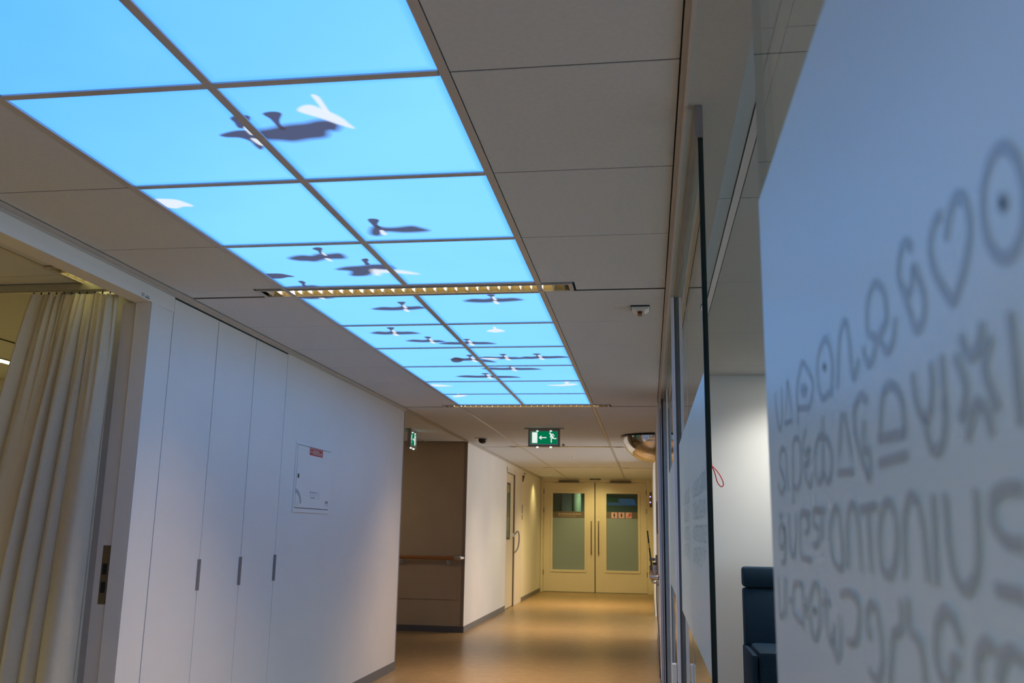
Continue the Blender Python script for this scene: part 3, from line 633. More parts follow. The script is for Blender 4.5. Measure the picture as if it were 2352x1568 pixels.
# printed birds
def bird_mesh(name, poly, col, z, parent, soft, lo, hi):
    P = [Vector((a / 1000, b_ / 1000)) for a, b_ in poly]
    P = [Vector(q) for q in smooth_path([tuple(q) for q in P] + [tuple(P[0])], 3)[:-1]]
    n = len(P)
    area2 = sum(P[i].x * P[(i + 1) % n].y - P[(i + 1) % n].x * P[i].y for i in range(n))
    if area2 < 0: P.reverse()
    inn, outr = [], []
    for i in range(n):
        d = (P[(i + 1) % n] - P[i - 1])
        d = d.normalized() if d.length > 1e-9 else Vector((1, 0))
        nn = Vector((d.y, -d.x))
        inn.append(P[i] - nn * soft * 0.35); outr.append(P[i] + nn * soft * 0.65)
    me = bpy.data.meshes.new(name)
    pl = wloc(parent)
    vs = [(q.x - pl.x, q.y - pl.y, z - pl.z) for q in inn + outr]
    me.from_pydata(vs, [], [tuple(range(n))] + [(i, n + i, n + (i + 1) % n, (i + 1) % n) for i in range(n)])
    at_ = me.color_attributes.new('ink', 'FLOAT_COLOR', 'POINT')
    for k in range(2 * n):
        at_.data[k].color = (*col, 0.93 if k < n else 0.0)
    bm = bmesh.new(); bm.from_mesh(me)
    for co_, no_ in ((lo, (-1, 0, 0)), (lo, (0, -1, 0)), (hi, (1, 0, 0)), (hi, (0, 1, 0))):
        bmesh.ops.bisect_plane(bm, geom=list(bm.verts) + list(bm.edges) + list(bm.faces), plane_co=(co_[0] - pl.x, co_[1] - pl.y, 0), plane_no=no_, clear_outer=True)
    nf = len(bm.faces); bm.to_mesh(me); bm.free()
    if not nf: return None
    me.materials.append(BIRDM)
    o = bpy.data.objects.new(name, me); COL.objects.link(o); o.parent = parent
    return o
zz = {}
for item in BIRDS.split('|'):
    key, pts = item.split(':')
    ink = key[-1]
    poly = [tuple(map(int, q.split(','))) for q in pts.split(' ')]
    xs, yy_ = [p[0] / 1000 for p in poly], [p[1] / 1000 for p in poly]
    big = (max(xs) - min(xs)) * 1000
    for pk, (lo, hi) in SKYR.items():          # a bird that crosses a bar is printed on both panels
        if max(xs) + .01 < lo[0] or min(xs) - .01 > hi[0] or max(yy_) + .01 < lo[1] or min(yy_) - .01 > hi[1]: continue
        zz[pk] = zz.get(pk, 0) + 1
        bird_mesh('bird_print', poly, (0.075, 0.060, 0.085) if ink == 'd' else (0.80, 0.86, 0.98), ZC + 0.0038 - 0.00012 * zz[pk], SKYP[pk],
                  0.034 if big > 150 else 0.014 if big > 80 else 0.010, lo, hi)

# ================================================================== strip lights
def make_strip(name, L, W, loc, n, lamp, power, colour, spread=92):
    r = empty(name, loc)
    x, y, z = loc
    fr = MB()
    fr.box(x - L / 2 - .02, x + L / 2 + .02, y - W / 2 - .012, y - W / 2, z - .004, z + .03)
    fr.box(x - L / 2 - .02, x + L / 2 + .02, y + W / 2, y + W / 2 + .012, z - .004, z + .03)
    fr.box(x - L / 2 - .02, x - L / 2, y - W / 2, y + W / 2, z - .004, z + .03)
    fr.box(x + L / 2, x + L / 2 + .02, y - W / 2, y + W / 2, z - .004, z + .03)
    obj('rim', fr, BAR, r)
    tr_ = MB()
    prof = [(-W / 2, 0.0), (-W / 2 + .006, .045), (-W / 2 + .02, .075), (W / 2 - .02, .075), (W / 2 - .006, .045), (W / 2, 0)]
    for (a, b_), (c, d) in zip(prof[:-1], prof[1:]):
        tr_.add([(x - L / 2, y + a, z + b_), (x + L / 2, y + a, z + b_), (x + L / 2, y + c, z + d), (x - L / 2, y + c, z + d)], [(0, 1, 2, 3)])
    for s in (-1, 1):
        tr_.add([(x + s * L / 2, y + a, z + b_) for a, b_ in prof], [tuple(range(len(prof)))])
    obj('reflector', tr_, REFL, r)
    obj('lamp_tube', MB().tube([(x - L / 2 + .09, y, z + .052), (x + L / 2 - .09, y, z + .052)], .012, 10), lamp, r)
    la = bpy.data.lights.new('tube_light', 'AREA'); la.shape = 'RECTANGLE'
    la.size, la.size_y, la.energy, la.color, la.spread = L - .18, .03, power, colour, math.radians(spread)
    lo = bpy.data.objects.new('tube_light', la); COL.objects.link(lo); lo.parent = r; lo.location = (0, 0, .038)
    b0 = None
    for k in range(n):
        bx = x - L / 2 + L * (k + .5) / n
        if b0 is None:
            b0 = obj('louver_blade', MB().prism([(bx - .0012, z + .001), (bx + .0012, z + .001), (bx + .011, z + .036), (bx - .011, z + .036)], y - W / 2 + .001, y + W / 2 - .001, 'y'), BLADE, r)
        else:
            c = b0.copy(); COL.objects.link(c); c.location = b0.location + Vector((bx - (x - L / 2 + L * .5 / n), 0, 0))
    return r
sl = make_strip('strip_light', 1.70, 0.118, (0.012, 3.093, ZC), 29, LAMP, 43, (1.0, 0.74, 0.55))
tag(sl, 'long recessed louvered strip light crossing the sky panels, nearest of the ceiling', 'ceiling light', 'strip lights across the corridor')
for yy, lab in ((7.773, 'recessed strip light where the sky panels end'), (12.453, 'recessed strip light in the plain ceiling behind the exit sign'),
                (17.133, 'farthest recessed strip light before the double door'), (-1.587, 'recessed strip light behind the viewer')):
    c = dup(sl); c.location = (0.012, yy, ZC); c['label'] = lab
# left room strip light runs along the room
s2 = make_strip('strip_light', 1.70, 0.10, (0, 0, 0), 26, LAMPY, 1.2, (1.0, 0.90, 0.36), 150)
s2.location = (-1.68, 3.345, ZC); s2.rotation_euler = (0, 0, math.pi / 2)
tag(s2, 'yellow recessed strip light above the curtain rail in the left room', 'ceiling light', 'strip lights in the left room')
c = dup(s2); c.location = (-3.86, 4.6, ZC)
for ch in c.children:
    if ch.type == 'LIGHT': ch.data = ch.data.copy(); ch.data.energy = 56; big_tube = ch.data
if True: c['label'] = 'distant strip light deep in the left room, left of the curtain'
c = dup(s2); c.location = (-3.86, 1.2, ZC)
for ch in c.children:
    if ch.type == 'LIGHT': ch.data = big_tube
if True: c['label'] = 'strip light in the left room out of view beyond the header'

# ================================================================== tall cabinets in the left wall
def cabinet(y0, y1, lab):
    r = empty('tall_cabinet', (-1.60, (y0 + y1) / 2, 0))
    t_ = .018
    m = MB().box(-1.95, LX - .024, y0 + .001, y0 + t_, 0, 2.688).box(-1.95, LX - .024, y1 - t_, y1 - .001, 0, 2.688)
    m.box(-1.95, LX - .024, y0 + t_, y1 - t_, 2.67, 2.688).box(-1.95, LX - .024, y0 + t_, y1 - t_, 0, .08).box(-1.95, -1.93, y0 + t_, y1 - t_, .08, 2.67)
    obj('carcass', m, LAMIN, r)
    d = box('cabinet_door', LX - .021, LX, y0 + .0022, y1 - .0022, .03, 2.680, LAMIN, r, bevel=.0012)
    h = obj('handle', MB().box(LX - .002, LX + .016, y1 - .010, y1 - .006, 1.060, 1.237).box(LX - .002, LX + .0015, y1 - .022, y1 - .010, 1.060, 1.237), MGREY, d, bevel=.0006)
    h['label'] = 'slim grey edge pull handle'
    tag(r, lab, 'cabinet', 'tall cabinets in the left wall')
cabinet(3.090, 3.633, 'white tall cabinet door beside the door frame, leftmost of the three')
cabinet(3.637, 4.192, 'white tall cabinet door between two other cabinet doors, middle of three')
cabinet(4.196, 4.754, 'white tall cabinet door next to the fire hose cabinet, rightmost of three')
struct(box('shadow_gap_strip', LX - .02, LX - .005, 3.09, 4.757, 2.677, 2.6895, SHADOW))  # dark strip paints the shade in the gap over the doors

# ================================================================== fire hose cabinet
fh = empty('fire_hose_cabinet', (LX, 5.42, 1.54))
fr = MB()
fr.box(LX, LX + .006, 5.02, 5.80, 1.541, 1.570).box(LX, LX + .006, 5.02, 5.80, 2.048, 2.066)
fr.box(LX, LX + .006, 5.02, 5.045, 1.570, 2.048).box(LX, LX + .006, 5.786, 5.80, 1.570, 2.048)
obj('cabinet_frame', fr, LAMIN, fh, bevel=.001)
gp = MB().box(LX + .0005, LX + .0022, 5.046, 5.785, 1.571, 2.047)
obj('frame_gap', gp, MGREY, fh)
fd = box('cabinet_door', LX + .001, LX + .008, 5.050, 5.783, 1.577, 2.043, LAMIN, fh, bevel=.001)
FX = LX + .0085
def onwall(m): return lambda a, b_: (FX, a, b_)
rl = box('red_label', LX + .008, FX, 5.29, 5.585, 1.985, 2.045, REDLAB, fh)
rl['label'] = 'red instruction label with white print'
tx = MB()
for z_, a, b_ in ((2.036, 5.30, 5.575), (1.996, 5.36, 5.575)):
    tx.box(FX, FX + .0004, a, b_, z_, z_ + .0025)
for z_, a, b_, h_ in ((2.018, 5.36, 5.50, .006), (2.006, 5.33, 5.545, .005)):
    y_ = a
    while y_ < b_:
        wd = random.uniform(.007, .016); tx.box(FX, FX + .0004, y_, min(b_, y_ + wd), z_, z_ + h_); y_ += wd + .004
for a in (5.308, 5.555):
    tx.box(FX, FX + .0004, a, a + .006, 2.003, 2.026).box(FX, FX + .0004, a - .004, a + .010, 2.003, 2.006)
obj('label_print', tx, LABW, rl)
obj('keyhole', MB().lathe((LX + .0085, 5.085, 1.812), [(0, .002), (.016, .002), (.019, 0), (.019, -.004)], 18, axis='x'), BRONZE, fh, smooth=True)
ar = MB()
arc = [(5.16 - .115 * math.cos(t_), 1.588 + .128 * math.sin(t_)) for t_ in [math.radians(v) for v in range(95, 176, 8)]]
arc = [(5.035 + .125 * math.cos(math.radians(v)), 1.60 + .10 * math.sin(math.radians(v))) for v in range(85, 2, -9)]
ar.ribbon(arc, .032, onwall(0)); ar.ribbon([(5.075, 1.585), (5.088, 1.60), (5.10, 1.622)], .004, onwall(0))
obj('arc_print', ar, GREYPR, fh)
st_ = MB()
for k in range(4):
    st_.box(FX, FX + .0004, 5.345 + k * .04, 5.372 + k * .04, 1.690, 1.706)
    st_.box(FX, FX + .0004, 5.352 + k * .04, 5.364 + k * .04, 1.672, 1.680)
st_.box(FX, FX + .0004, 5.365, 5.46, 1.652, 1.662)
obj('symbol_print', st_, GREYPR, fh)
st_ = MB().ribbon([(5.515 + .028 * math.cos(math.radians(v)), 1.678 + .03 * math.sin(math.radians(v))) for v in range(70, -71, -14)], .005, onwall(0))
obj('bracket_print', st_, BLUEPR, fh)
st_ = MB().box(FX, FX + .0004, 5.70, 5.765, 1.632, 1.640).box(FX, FX + .0004, 5.70, 5.722, 1.619, 1.628).box(FX, FX + .0004, 5.735, 5.765, 1.622, 1.628)
st_.box(FX, FX + .0004, 5.69, 5.775, 1.606, 1.608)
obj('maker_mark_print', st_, DGREY, fh)
tag(fh, 'flush white fire hose cabinet with red label on the left wall', 'cabinet')

# ================================================================== curtain and rail
rail = empty('curtain_rail', (-3.0, 2.80, 2.66))
obj('rail_profile', MB().box(-6.18, -1.475, 2.785, 2.825, 2.662, 2.697).box(-6.18, -1.475, 2.795, 2.815, 2.656, 2.662), ALU, rail)
hk0 = None
for k in range(12):
    hx = -2.03 + k * .045
    if hk0 is None:
        hk0 = obj('curtain_glider', MB().box(hx - .003, hx + .003, 2.802, 2.808, 2.644, 2.657), DGREY, rail)
    else:
        q = hk0.copy(); COL.objects.link(q); q.location = hk0.location + Vector((k * .045, 0, 0))
tag(rail, 'square aluminium curtain rail below the ceiling of the left room', 'curtain rail')
def curtain():
    NU, NV = 260, 34
    vs, fs = [], []
    for j in range(NV + 1):
        v = j / NV
        z_ = 2.638 - v * 2.55
        xl, xr = -2.04 - 0.36 * v ** 0.8, -1.535 - 0.02 * v
        for i in range(NU + 1):
            u = i / NU
            w_ = u + 0.045 * math.sin(u * 9.2 + 0.7) + 0.02 * math.sin(u * 23 + 2)
            ph = w_ * 2 * math.pi * 6.5
            top = 1 - min(1, v * 3.2)
            amp = (0.020 + 0.055 * v ** 0.7) * (0.7 + 0.4 * math.sin(u * 14 + 1.3 * v))
            yy = 2.795 + amp * (math.sin(ph) + 0.22 * math.sin(2 * ph + 0.8)) - 0.02 * v
            yy += top * 0.014 * math.sin(u * 2 * math.pi * 17 + 2) + 0.010 * v * math.sin(u * 31 + 3 * v)
            xx = xl + (xr - xl) * u + 0.020 * math.cos(ph) * (0.35 + 0.9 * v) - 0.05 * v * (1 - u) * math.sin(3 * v)
            vs.append((min(xx, -1.475), yy, z_ + (0.004 * math.sin(ph * 2) if j == 0 else 0)))
    for j in range(NV):
        for i in range(NU):
            a = j * (NU + 1) + i
            fs.append((a, a + 1, a + NU + 2, a + NU + 1))
    m = MB(); m.add(vs, fs)
    o = obj('curtain', m, CLOTH, None, smooth='all', recalc=False)
    hb = MB()
    return o
CUR = curtain()
tag(CUR, 'cream pleated curtain gathered beside the door frame of the left room', 'curtain')
struct(box('wall_left_room_return', -1.955, -1.46, 2.925, 3.085, 0, ZC - 0.002, WALL))

# ================================================================== glass wall
def pane(r, y0, y1, z0=0.02, z1=2.695, fz0=1.05, fz1=1.89, edge_near=True, edge_far=True, letters=()):
    box('glass_pane', GX, GX + .012, y0 + .001, y1 - .001, z0, z1, GLASS, r)
    if edge_near: box('glass_edge', GX, GX + .012, y0 - .0005, y0 + .001, z0, z1, GEDGE, r)
    if edge_far: box('glass_edge', GX, GX + .012, y1 - .001, y1 + .0005, z0, z1, GEDGEL, r)
    if fz1: box('frosted_film', GX - .0018, GX - .0013, y0 + .002, y1 - .002, fz0, fz1, FILM, r)
STROKES = []
for item in GLYPHS.split('|'):
    s, pts = item.split(':')
    p = [tuple(int(q) / 10000 for q in t_.split(',')) for t_ in pts.split(' ')]
    STROKES.append(p if s == '1' else smooth_path(p, 4))
def lettering(r, y0, y1, dy):
    m = MB()
    for i_, p in enumerate(STROKES):
        q = [(a + dy, b_) for a, b_ in p]
        if min(a for a, _ in q) > y0 + .012 and max(a for a, _ in q) < y1 - .006:
            m.ribbon(q, .0074, lambda a, b_: (GX - .0023 - i_ * .00002, a, b_))
    return obj('lettering', m, LETTER, r) if m.v else None

w1 = struct(empty('window_1', (GX, -0.29, 0)))
pane(w1, -1.80, -0.287, fz1=1.905, edge_near=False)
lt = lettering(w1, -1.80, -0.26, 0.0)
w2 = struct(empty('window_2', (GX, 1.05, 0)))
pane(w2, 1.045, 2.205, edge_far=False)
box('edge_cap', GX - .012, GX + .012, 1.030, 1.050, 2.60, 2.698, MGREY, w2)
box('edge_seal', GX - .003, GX + .0, 1.043, 1.053, .02, 2.60, BLACK, w2)
lettering(w2, 1.045, 2.205, 2.28)
w3 = struct(empty('window_3', (GX, 2.21, 0)))
pane(w3, 2.209, 3.335, edge_far=False, edge_near=False)
box('glass_seam', GX - .0012, GX - .0002, 2.2045, 2.2095, .02, 2.695, GEDGEL, w3)
lettering(w3, 2.209, 3.335, 3.18)
w6 = struct(empty('window_6', (GX, 3.40, 0)))
pane(w6, 3.385, 5.30, edge_near=False, edge_far=False)
w7 = struct(empty('window_7', (GX, 5.30, 0)))
pane(w7, 5.304, 5.85, edge_near=False, edge_far=True)
box('glass_seam', GX - .0012, GX - .0002, 5.300, 5.304, .02, 2.695, GEDGEL, w7)
# upright frame of the glazed door with pull handle
fp = struct(box('trim_8', 1.3975, 1.4135, 3.34, 3.382, 0, 2.698, LAV, bevel=.002))
box('frame_gasket', 1.4135, 1.4268, 3.343, 3.38, 0, 2.698, DGREY, fp)
ph_ = fp
ph_ = obj('pull_handle', MB().box(1.370, 1.392, 3.34, 3.40, .10, .785), WPLAST, ph_, bevel=.002)
obj('standoff', MB().box(1.392, 1.3975, 3.35, 3.38, .66, .70).box(1.392, 1.3975, 3.35, 3.38, .16, .20), MGREY, ph_)
# end post of the glass wall
ep = struct(box('trim_9', 1.398, 1.412, 7.285, 7.33, 0, 2.66, BLACK))
box('glass_edge', 1.4145, 1.4285, 7.285, 7.33, 0, 2.66, GEDGEL, ep)
box('post_cap', 1.394, 1.416, 7.28, 7.335, 2.66, 2.70, DGREY, ep)
box('post_profile', 1.383, 1.391, 7.40, 7.44, 0, 2.62, MGREY, ep)
# top channels
struct(box('trim_10', GX - .008, GX + .008, 1.05, 7.28, 2.6955, 2.7005, MGREY))
struct(box('trim_11', GX - .008, GX + .008, -1.8, -0.287, 2.6955, 2.7005, ALU))
struct(box('wall_right_near', 1.40, 1.46, -4.2, -1.81, 0, ZC, WALL))

# ================================================================== right room things
cz = empty('high_back_seat', (2.36, 6.0, 0))
bk = obj('backrest', MB().box(2.005, 2.70, 6.16, 6.32, .30, 1.012), NAVY, cz, bevel=.02, smooth=True)
obj('headrest', MB().box(2.003, 2.702, 6.15, 6.32, 1.018, 1.178), NAVY, cz, bevel=.025, smooth=True)
obj('seat_cushion', MB().box(2.04, 2.66, 5.55, 6.16, .36, .60), NAVY, cz, bevel=.03, smooth=True)
obj('armrest', MB().box(1.995, 2.038, 5.58, 6.30, .26, .575), NAVY, cz, bevel=.018, smooth=True)
obj('armrest', MB().box(2.662, 2.705, 5.58, 6.30, .26, .575), NAVY, cz, bevel=.018, smooth=True)
for lx_, ly_ in ((2.03, 5.66), (2.67, 5.66), (2.03, 6.26), (2.67, 6.26)):
    obj('leg', MB().tube([(lx_, ly_, 0), (lx_, ly_, .27)], .018, 10), STEEL, cz, smooth=True)
box('base_frame', 2.0, 2.70, 5.62, 6.30, .262, .36, DGREY, cz, bevel=.01)
tag(cz, 'dark blue upholstered high-back seat against the white wall behind the glass', 'chair')
pc = empty('emergency_pull', (1.75, 6.1, 2.82))
obj('cord', MB().tube([(1.7329, 6.1, 2.818), (1.7604, 6.1, 2.2768), (1.7802, 6.1, 1.9742)], .0028, 6), RED, pc)
lp = smooth_path([(1.7802, 1.9742), (1.8011, 1.9191), (1.8166, 1.8531), (1.8386, 1.8168), (1.8573, 1.8102), (1.8672, 1.8278), (1.8606, 1.8608), (1.8342, 1.9136), (1.8044, 1.9522), (1.7802, 1.9742)], 4)
obj('cord_loop', MB().tube([(a, 6.1, b_) for a, b_ in lp], .0048, 6, cap=False), RED, pc, smooth='all')
tag(pc, 'thin red emergency pull cord loop hanging in the room behind the glass', 'cord')
rt = empty('ceiling_panel_light', (2.555, 6.01, ZR))
la = bpy.data.lights.new('panel_glow', 'AREA'); la.size, la.energy, la.color, la.spread = .5, 20, (1.0, .95, .86), math.radians(130)
lo = bpy.data.objects.new('panel_glow', la); COL.objects.link(lo); lo.parent = rt; lo.location = (0, 0, -.012)
box('light_frame', 2.255, 2.855, 5.71, 6.31, ZR - .006, ZR + .002, BAR, rt)
box('diffuser', 2.280, 2.830, 5.735, 6.285, ZR - .009, ZR - .005, LAMPW, rt)
tag(rt, 'square white ceiling light in the room behind the glass, beside the frosted panel edge', 'ceiling light')
# ================================================================== things on the corridor ceiling
sd = empty('smoke_detector', (1.2285, 3.56, ZC))
box('base_plate', 1.176, 1.284, 3.52, 3.63, ZC - .006, ZC + .001, BLACK, sd, bevel=.002)  # dark plate paints the shade around the body
obj('body', MB().prism([(1.18, ZC - .006), (1.282, ZC - .006), (1.276, ZC - .018), (1.255, ZC - .030), (1.207, ZC - .030), (1.184, ZC - .018)], 3.525, 3.625, 'y'), WPLAST, sd, bevel=.002)
box('sensor_window', 1.216, 1.240, 3.535, 3.60, ZC - .047, ZC - .030, paint('rust_plastic', (0.10, 0.03, 0.015), 0.3, var=0), sd, bevel=.002)
tag(sd, 'small white ceiling detector with a dark red sensor window', 'smoke detector')

dc = empty('dome_camera', (-1.045, 11.14, ZC))
obj('base_plate', MB().lathe((-1.055, 11.14, ZC), [(0, -.010), (.10, -.010), (.106, -.004), (.106, .002)], 24), BAR, dc, smooth=True)
obj('dome', MB().lathe((-1.045, 11.14, ZC - .008), [(.060, 0), (.060, -.022), (.052, -.045), (.036, -.060), (.016, -.067), (0, -.068)], 20), BLACK, dc, smooth='all')
tag(dc, 'black dome camera on the ceiling near the taupe wall corner', 'camera')

def man(m, put, s, ox, oz, mir=1):
    q = lambda a, b_: (ox + mir * a * s, oz + b_ * s)
    m.disc(q(-.16, .40), .075 * s, put, 12)
    m.ribbon([q(-.10, .33), q(.02, .10), q(.10, -.02)], .15 * s, put)
    m.ribbon(smooth_path([q(.10, -.02), q(.22, -.06), q(.40, -.06)], 3), .085 * s, put)
    m.ribbon(smooth_path([q(.05, .00), q(-.06, -.14), q(-.04, -.30), q(-.05, -.42)], 3), .085 * s, put)
    m.ribbon(smooth_path([q(-.06, .31), q(.10, .32), q(.16, .22), q(.20, .12)], 3), .07 * s, put)
    m.ribbon(smooth_path([q(-.08, .24), q(-.14, .06), q(-.06, .0)], 3), .06 * s, put)

def exit_sign(loc, rz, lab, flip=1):
    r = empty('exit_sign', (0, 0, 0))
    W_, H_ = .40, .222
    obj('mount_plate', MB().box(-.25, .25, -.035, .035, -.010, 0), MGREY, r, bevel=.003)
    fr = MB().box(-.2, .2, -.022, .022, -.034, -.010).box(-.2, .2, -.022, .022, -.234, -.208)
    fr.box(-.2, -.176, -.022, .022, -.208, -.034).box(.176, .2, -.022, .022, -.208, -.034)
    obj('housing', fr, MGREY, r, bevel=.003)
    ir = MB().box(-.177, .177, -.020, .0, -.040, -.033).box(-.177, .177, -.020, .0, -.209, -.200).box(-.177, -.168, -.020, 0, -.200, -.040).box(.168, .177, -.020, 0, -.200, -.040)
    obj('inner_rim', ir, STEEL, r)
    obj('sign_face', MB().box(-.170, .170, -.012, .012, -.203, -.038), SGREEN, r)
    put = lambda a, b_: (a * flip, -.0128, b_)
    m = MB()
    m.add([put(-.152, -.186), put(-.085, -.186), put(-.085, -.052), put(-.152, -.052)], [(0, 1, 2, 3)])
    obj('pictogram_door', m, SWHITE, r); m = MB()
    m.ribbon([(-.045, -.119), (.03, -.119)], .012, put)
    m.add([put(-.066, -.119), put(-.034, -.090), put(-.034, -.148)], [(0, 1, 2)])
    obj('pictogram_arrow', m, SWHITE, r); m = MB()
    man(m, put, .142, .098, -.122)
    obj('pictogram_figure', m, SWHITE, r)
    for s in (-1, 1):
        obj('led', MB().lathe((s * .085, -.014, -.036), [(0, -.006), (.012, -.004), (.014, 0)], 12), LED, r)
        obj('led', MB().lathe((s * .085, -.004, -.234), [(0, -.012), (.010, -.008), (.013, 0)], 12), LED, r)
    r.location = loc; r.rotation_euler = (0, 0, rz)
    return tag(r, lab, 'exit sign', 'green exit signs')
exit_sign((-.026, 9.86, ZC), 0, 'green exit sign with a left arrow hanging over the middle of the corridor')
exit_sign((-1.80, 10.12, ZC), math.radians(93), 'green exit sign seen edge on at the left side passage', -1)
spr = empty('sprinkler_box', (0.2, 12.05, ZC))
obj('body', MB().box(.005, .045, 11.95, 12.02, ZC - .03, ZC), MGREY, spr, bevel=.004)
obj('base', MB().box(.0, .05, 11.94, 12.03, ZC - .006, ZC), WPLAST, spr, bevel=.002)
tag(spr, 'tiny grey ceiling sensor just right of the hanging exit sign', 'sensor')

# convex mirror, a quarter sphere between ceiling and right wall
mr = empty('convex_mirror', (RX, 10.80, ZC))
prof = [(.43 * math.cos(math.radians(t_)), ZC - .02 - .335 * math.sin(math.radians(t_))) for t_ in range(0, 91, 6)]
obj('mirror_shell', MB().lathe((RN - .004, 10.80, 0), prof, 40, 90, 270), MIRROR, mr, smooth='all')
arcp = [(RN - .004 + .436 * math.cos(math.radians(a)), 10.80 + .436 * math.sin(math.radians(a)), ZC - .014) for a in range(90, 271, 6)]
obj('rim', MB().tube(arcp, .013, 10), BLACK, mr, smooth=True)
tag(mr, 'quarter-dome convex mirror with black rim at the right wall under the ceiling', 'mirror')

# ================================================================== left handrail on the taupe wall
def handrail(name, pts_wood, caps, brackets, lab, wall):
    r = empty(name, pts_wood[0])
    obj('wooden_rail', MB().tube(pts_wood, .026, 14), WOOD_M, r, smooth=True)
    for a, b_, c in caps:
        obj('end_cap', MB().tube([a, b_, c], [.028, .028, .026], 14), STEEL, r, smooth=True)
    for base, knee, top in brackets:
        br = obj('bracket', MB().tube(smooth_path([base, knee, top], 4), .008, 8), STEEL, r, smooth=True)
        d = (Vector(knee) - Vector(base)).normalized()
        obj('rosette', MB().tube([Vector(base) - d * .004, Vector(base) + d * .022], .034, 16), STEEL, br, smooth=True)
    return tag(r, lab, 'handrail', 'wooden handrails')
hy = 11.60
handrail('handrail', [(-6.0, hy, 1.030), (-1.50, hy, 1.030)], [((-1.50, hy, 1.030), (-1.42, hy, 1.030), (-1.395, 11.68, 1.030))],
         [((bx, 11.688, .965), (bx, hy + .01, .965), (bx, hy, 1.006)) for bx in (-1.60, -2.30, -3.2, -4.2)],
         'wooden handrail with steel end cap on the taupe wall', 'y')
hx = 1.285
handrail('handrail', [(hx, 9.4, .985), (hx, 8.42, .985)], [((hx, 8.42, .985), (hx, 8.26, .985), (RN, 8.22, .985))],
         [((RN, by, .915), (hx + .01, by, .915), (hx, by, .96)) for by in (8.55, 9.3)],
         'handrail on the right wall seen end on beyond the glass', 'x')

# ================================================================== small things on the right wall
wsx = empty('walking_stick', (1.26, 9.9, .88))
A, B_ = Vector((1.244, 9.9, 1.455)), Vector((1.287, 9.9, 1.047))
L_ = lambda t_: tuple(A + (B_ - A) * t_)
obj('grip', MB().tube([L_(0), L_(.36)], .009, 8), BLACK, wsx, smooth=True)
obj('yellow_band', MB().tube([L_(.36), L_(.50)], .009, 8), YELLOW, wsx, smooth=True)
obj('red_band', MB().tube([L_(.50), L_(.56)], .009, 8), paint('dark_red_band', (.08, .01, .01), .5, var=0), wsx, smooth=True)
obj('shaft', MB().tube([L_(.56), L_(1.0)], .0095, 8), GREEN, wsx, smooth=True)
tag(wsx, 'thin black stick with yellow band leaning at the right wall', 'stick')
hold = empty('stick_holder', (1.30, 9.9, 1.0))
obj('clip', MB().box(1.262, 1.335, 9.868, 9.888, 1.10, 1.135).box(1.262, 1.335, 9.912, 9.932, 1.10, 1.135).box(1.30, 1.335, 9.888, 9.912, 1.10, 1.135), MGREY, hold, bevel=.008)
obj('back_plate', MB().box(1.336, RN, 9.86, 9.94, .90, 1.17), TAUPE, hold, bevel=.004)
obj('pouch', MB().prism([(1.262, 1.045), (1.335, 1.045), (1.325, .87), (1.285, .87), (1.27, .92)], 9.85, 9.95, 'y'), paint('brown_leather', (.30, .21, .13), .6), hold, bevel=.006)
tag(hold, 'brown wall holder with grey clip carrying the black and yellow stick', 'holder')
btl = empty('dispenser_bottle', (1.325, 9.65, .92))
obj('bottle_body', MB().lathe((1.322, 9.65, .925), [(0, 0), (.024, 0), (.026, .01), (.026, .03), (.019, .036), (.019, .05), (.026, .056), (.026, .075), (.019, .08), (.019, .088), (.024, .094), (.024, .13), (.012, .14)], 16), WPLAST, btl, smooth=True)
obj('bottle_cap', MB().lathe((1.322, 9.65, 1.06), [(.014, 0), (.026, .004), (.026, .03), (0, .032)], 16), BRONZE, btl, smooth=True)
obj('bottle_shelf', MB().box(1.295, RN, 9.61, 9.69, .905, .925), MGREY, btl)
tag(btl, 'white ringed dispenser bottle with dark cap at the right wall', 'bottle')
cbl = obj('hanging_cable', MB().tube(smooth_path([(1.338, 8.9, .91), (1.338, 8.6, .62), (1.352, 8.0, .38), (1.352, 7.8, .06)], 5), .005, 6), BLACK, None, smooth=True)
tag(cbl, 'thin dark cable hanging down the right wall below the handrail', 'cable')
np_ = empty('wall_plate', (RX, 9.0, 1.6))
obj('plate', MB().box(RN - .012, RN, 8.9, 9.05, 1.42, 1.78), MGREY, np_, bevel=.003)
obj('plate_insert', MB().box(RN - .015, RN - .011, 8.92, 9.03, 1.45, 1.75), TAUPE, np_)
tag(np_, 'narrow grey wall plate on the right wall beyond the glass end', 'sign')
dv = empty('door_control_box', (1.33, 20.6, 2.2))
obj('housing', MB().box(1.285, RX, 20.5, 20.66, 2.02, 2.37), BRONZE, dv, bevel=.008)
for z_ in (2.13, 2.26):
    obj('indicator', MB().lathe((1.305, 20.498, z_), [(0, -.006), (.014, -.004), (.016, 0)], 10, axis='y'), LEDV, dv)
tag(dv, 'dark control box with two violet indicators beside the double door', 'control box')

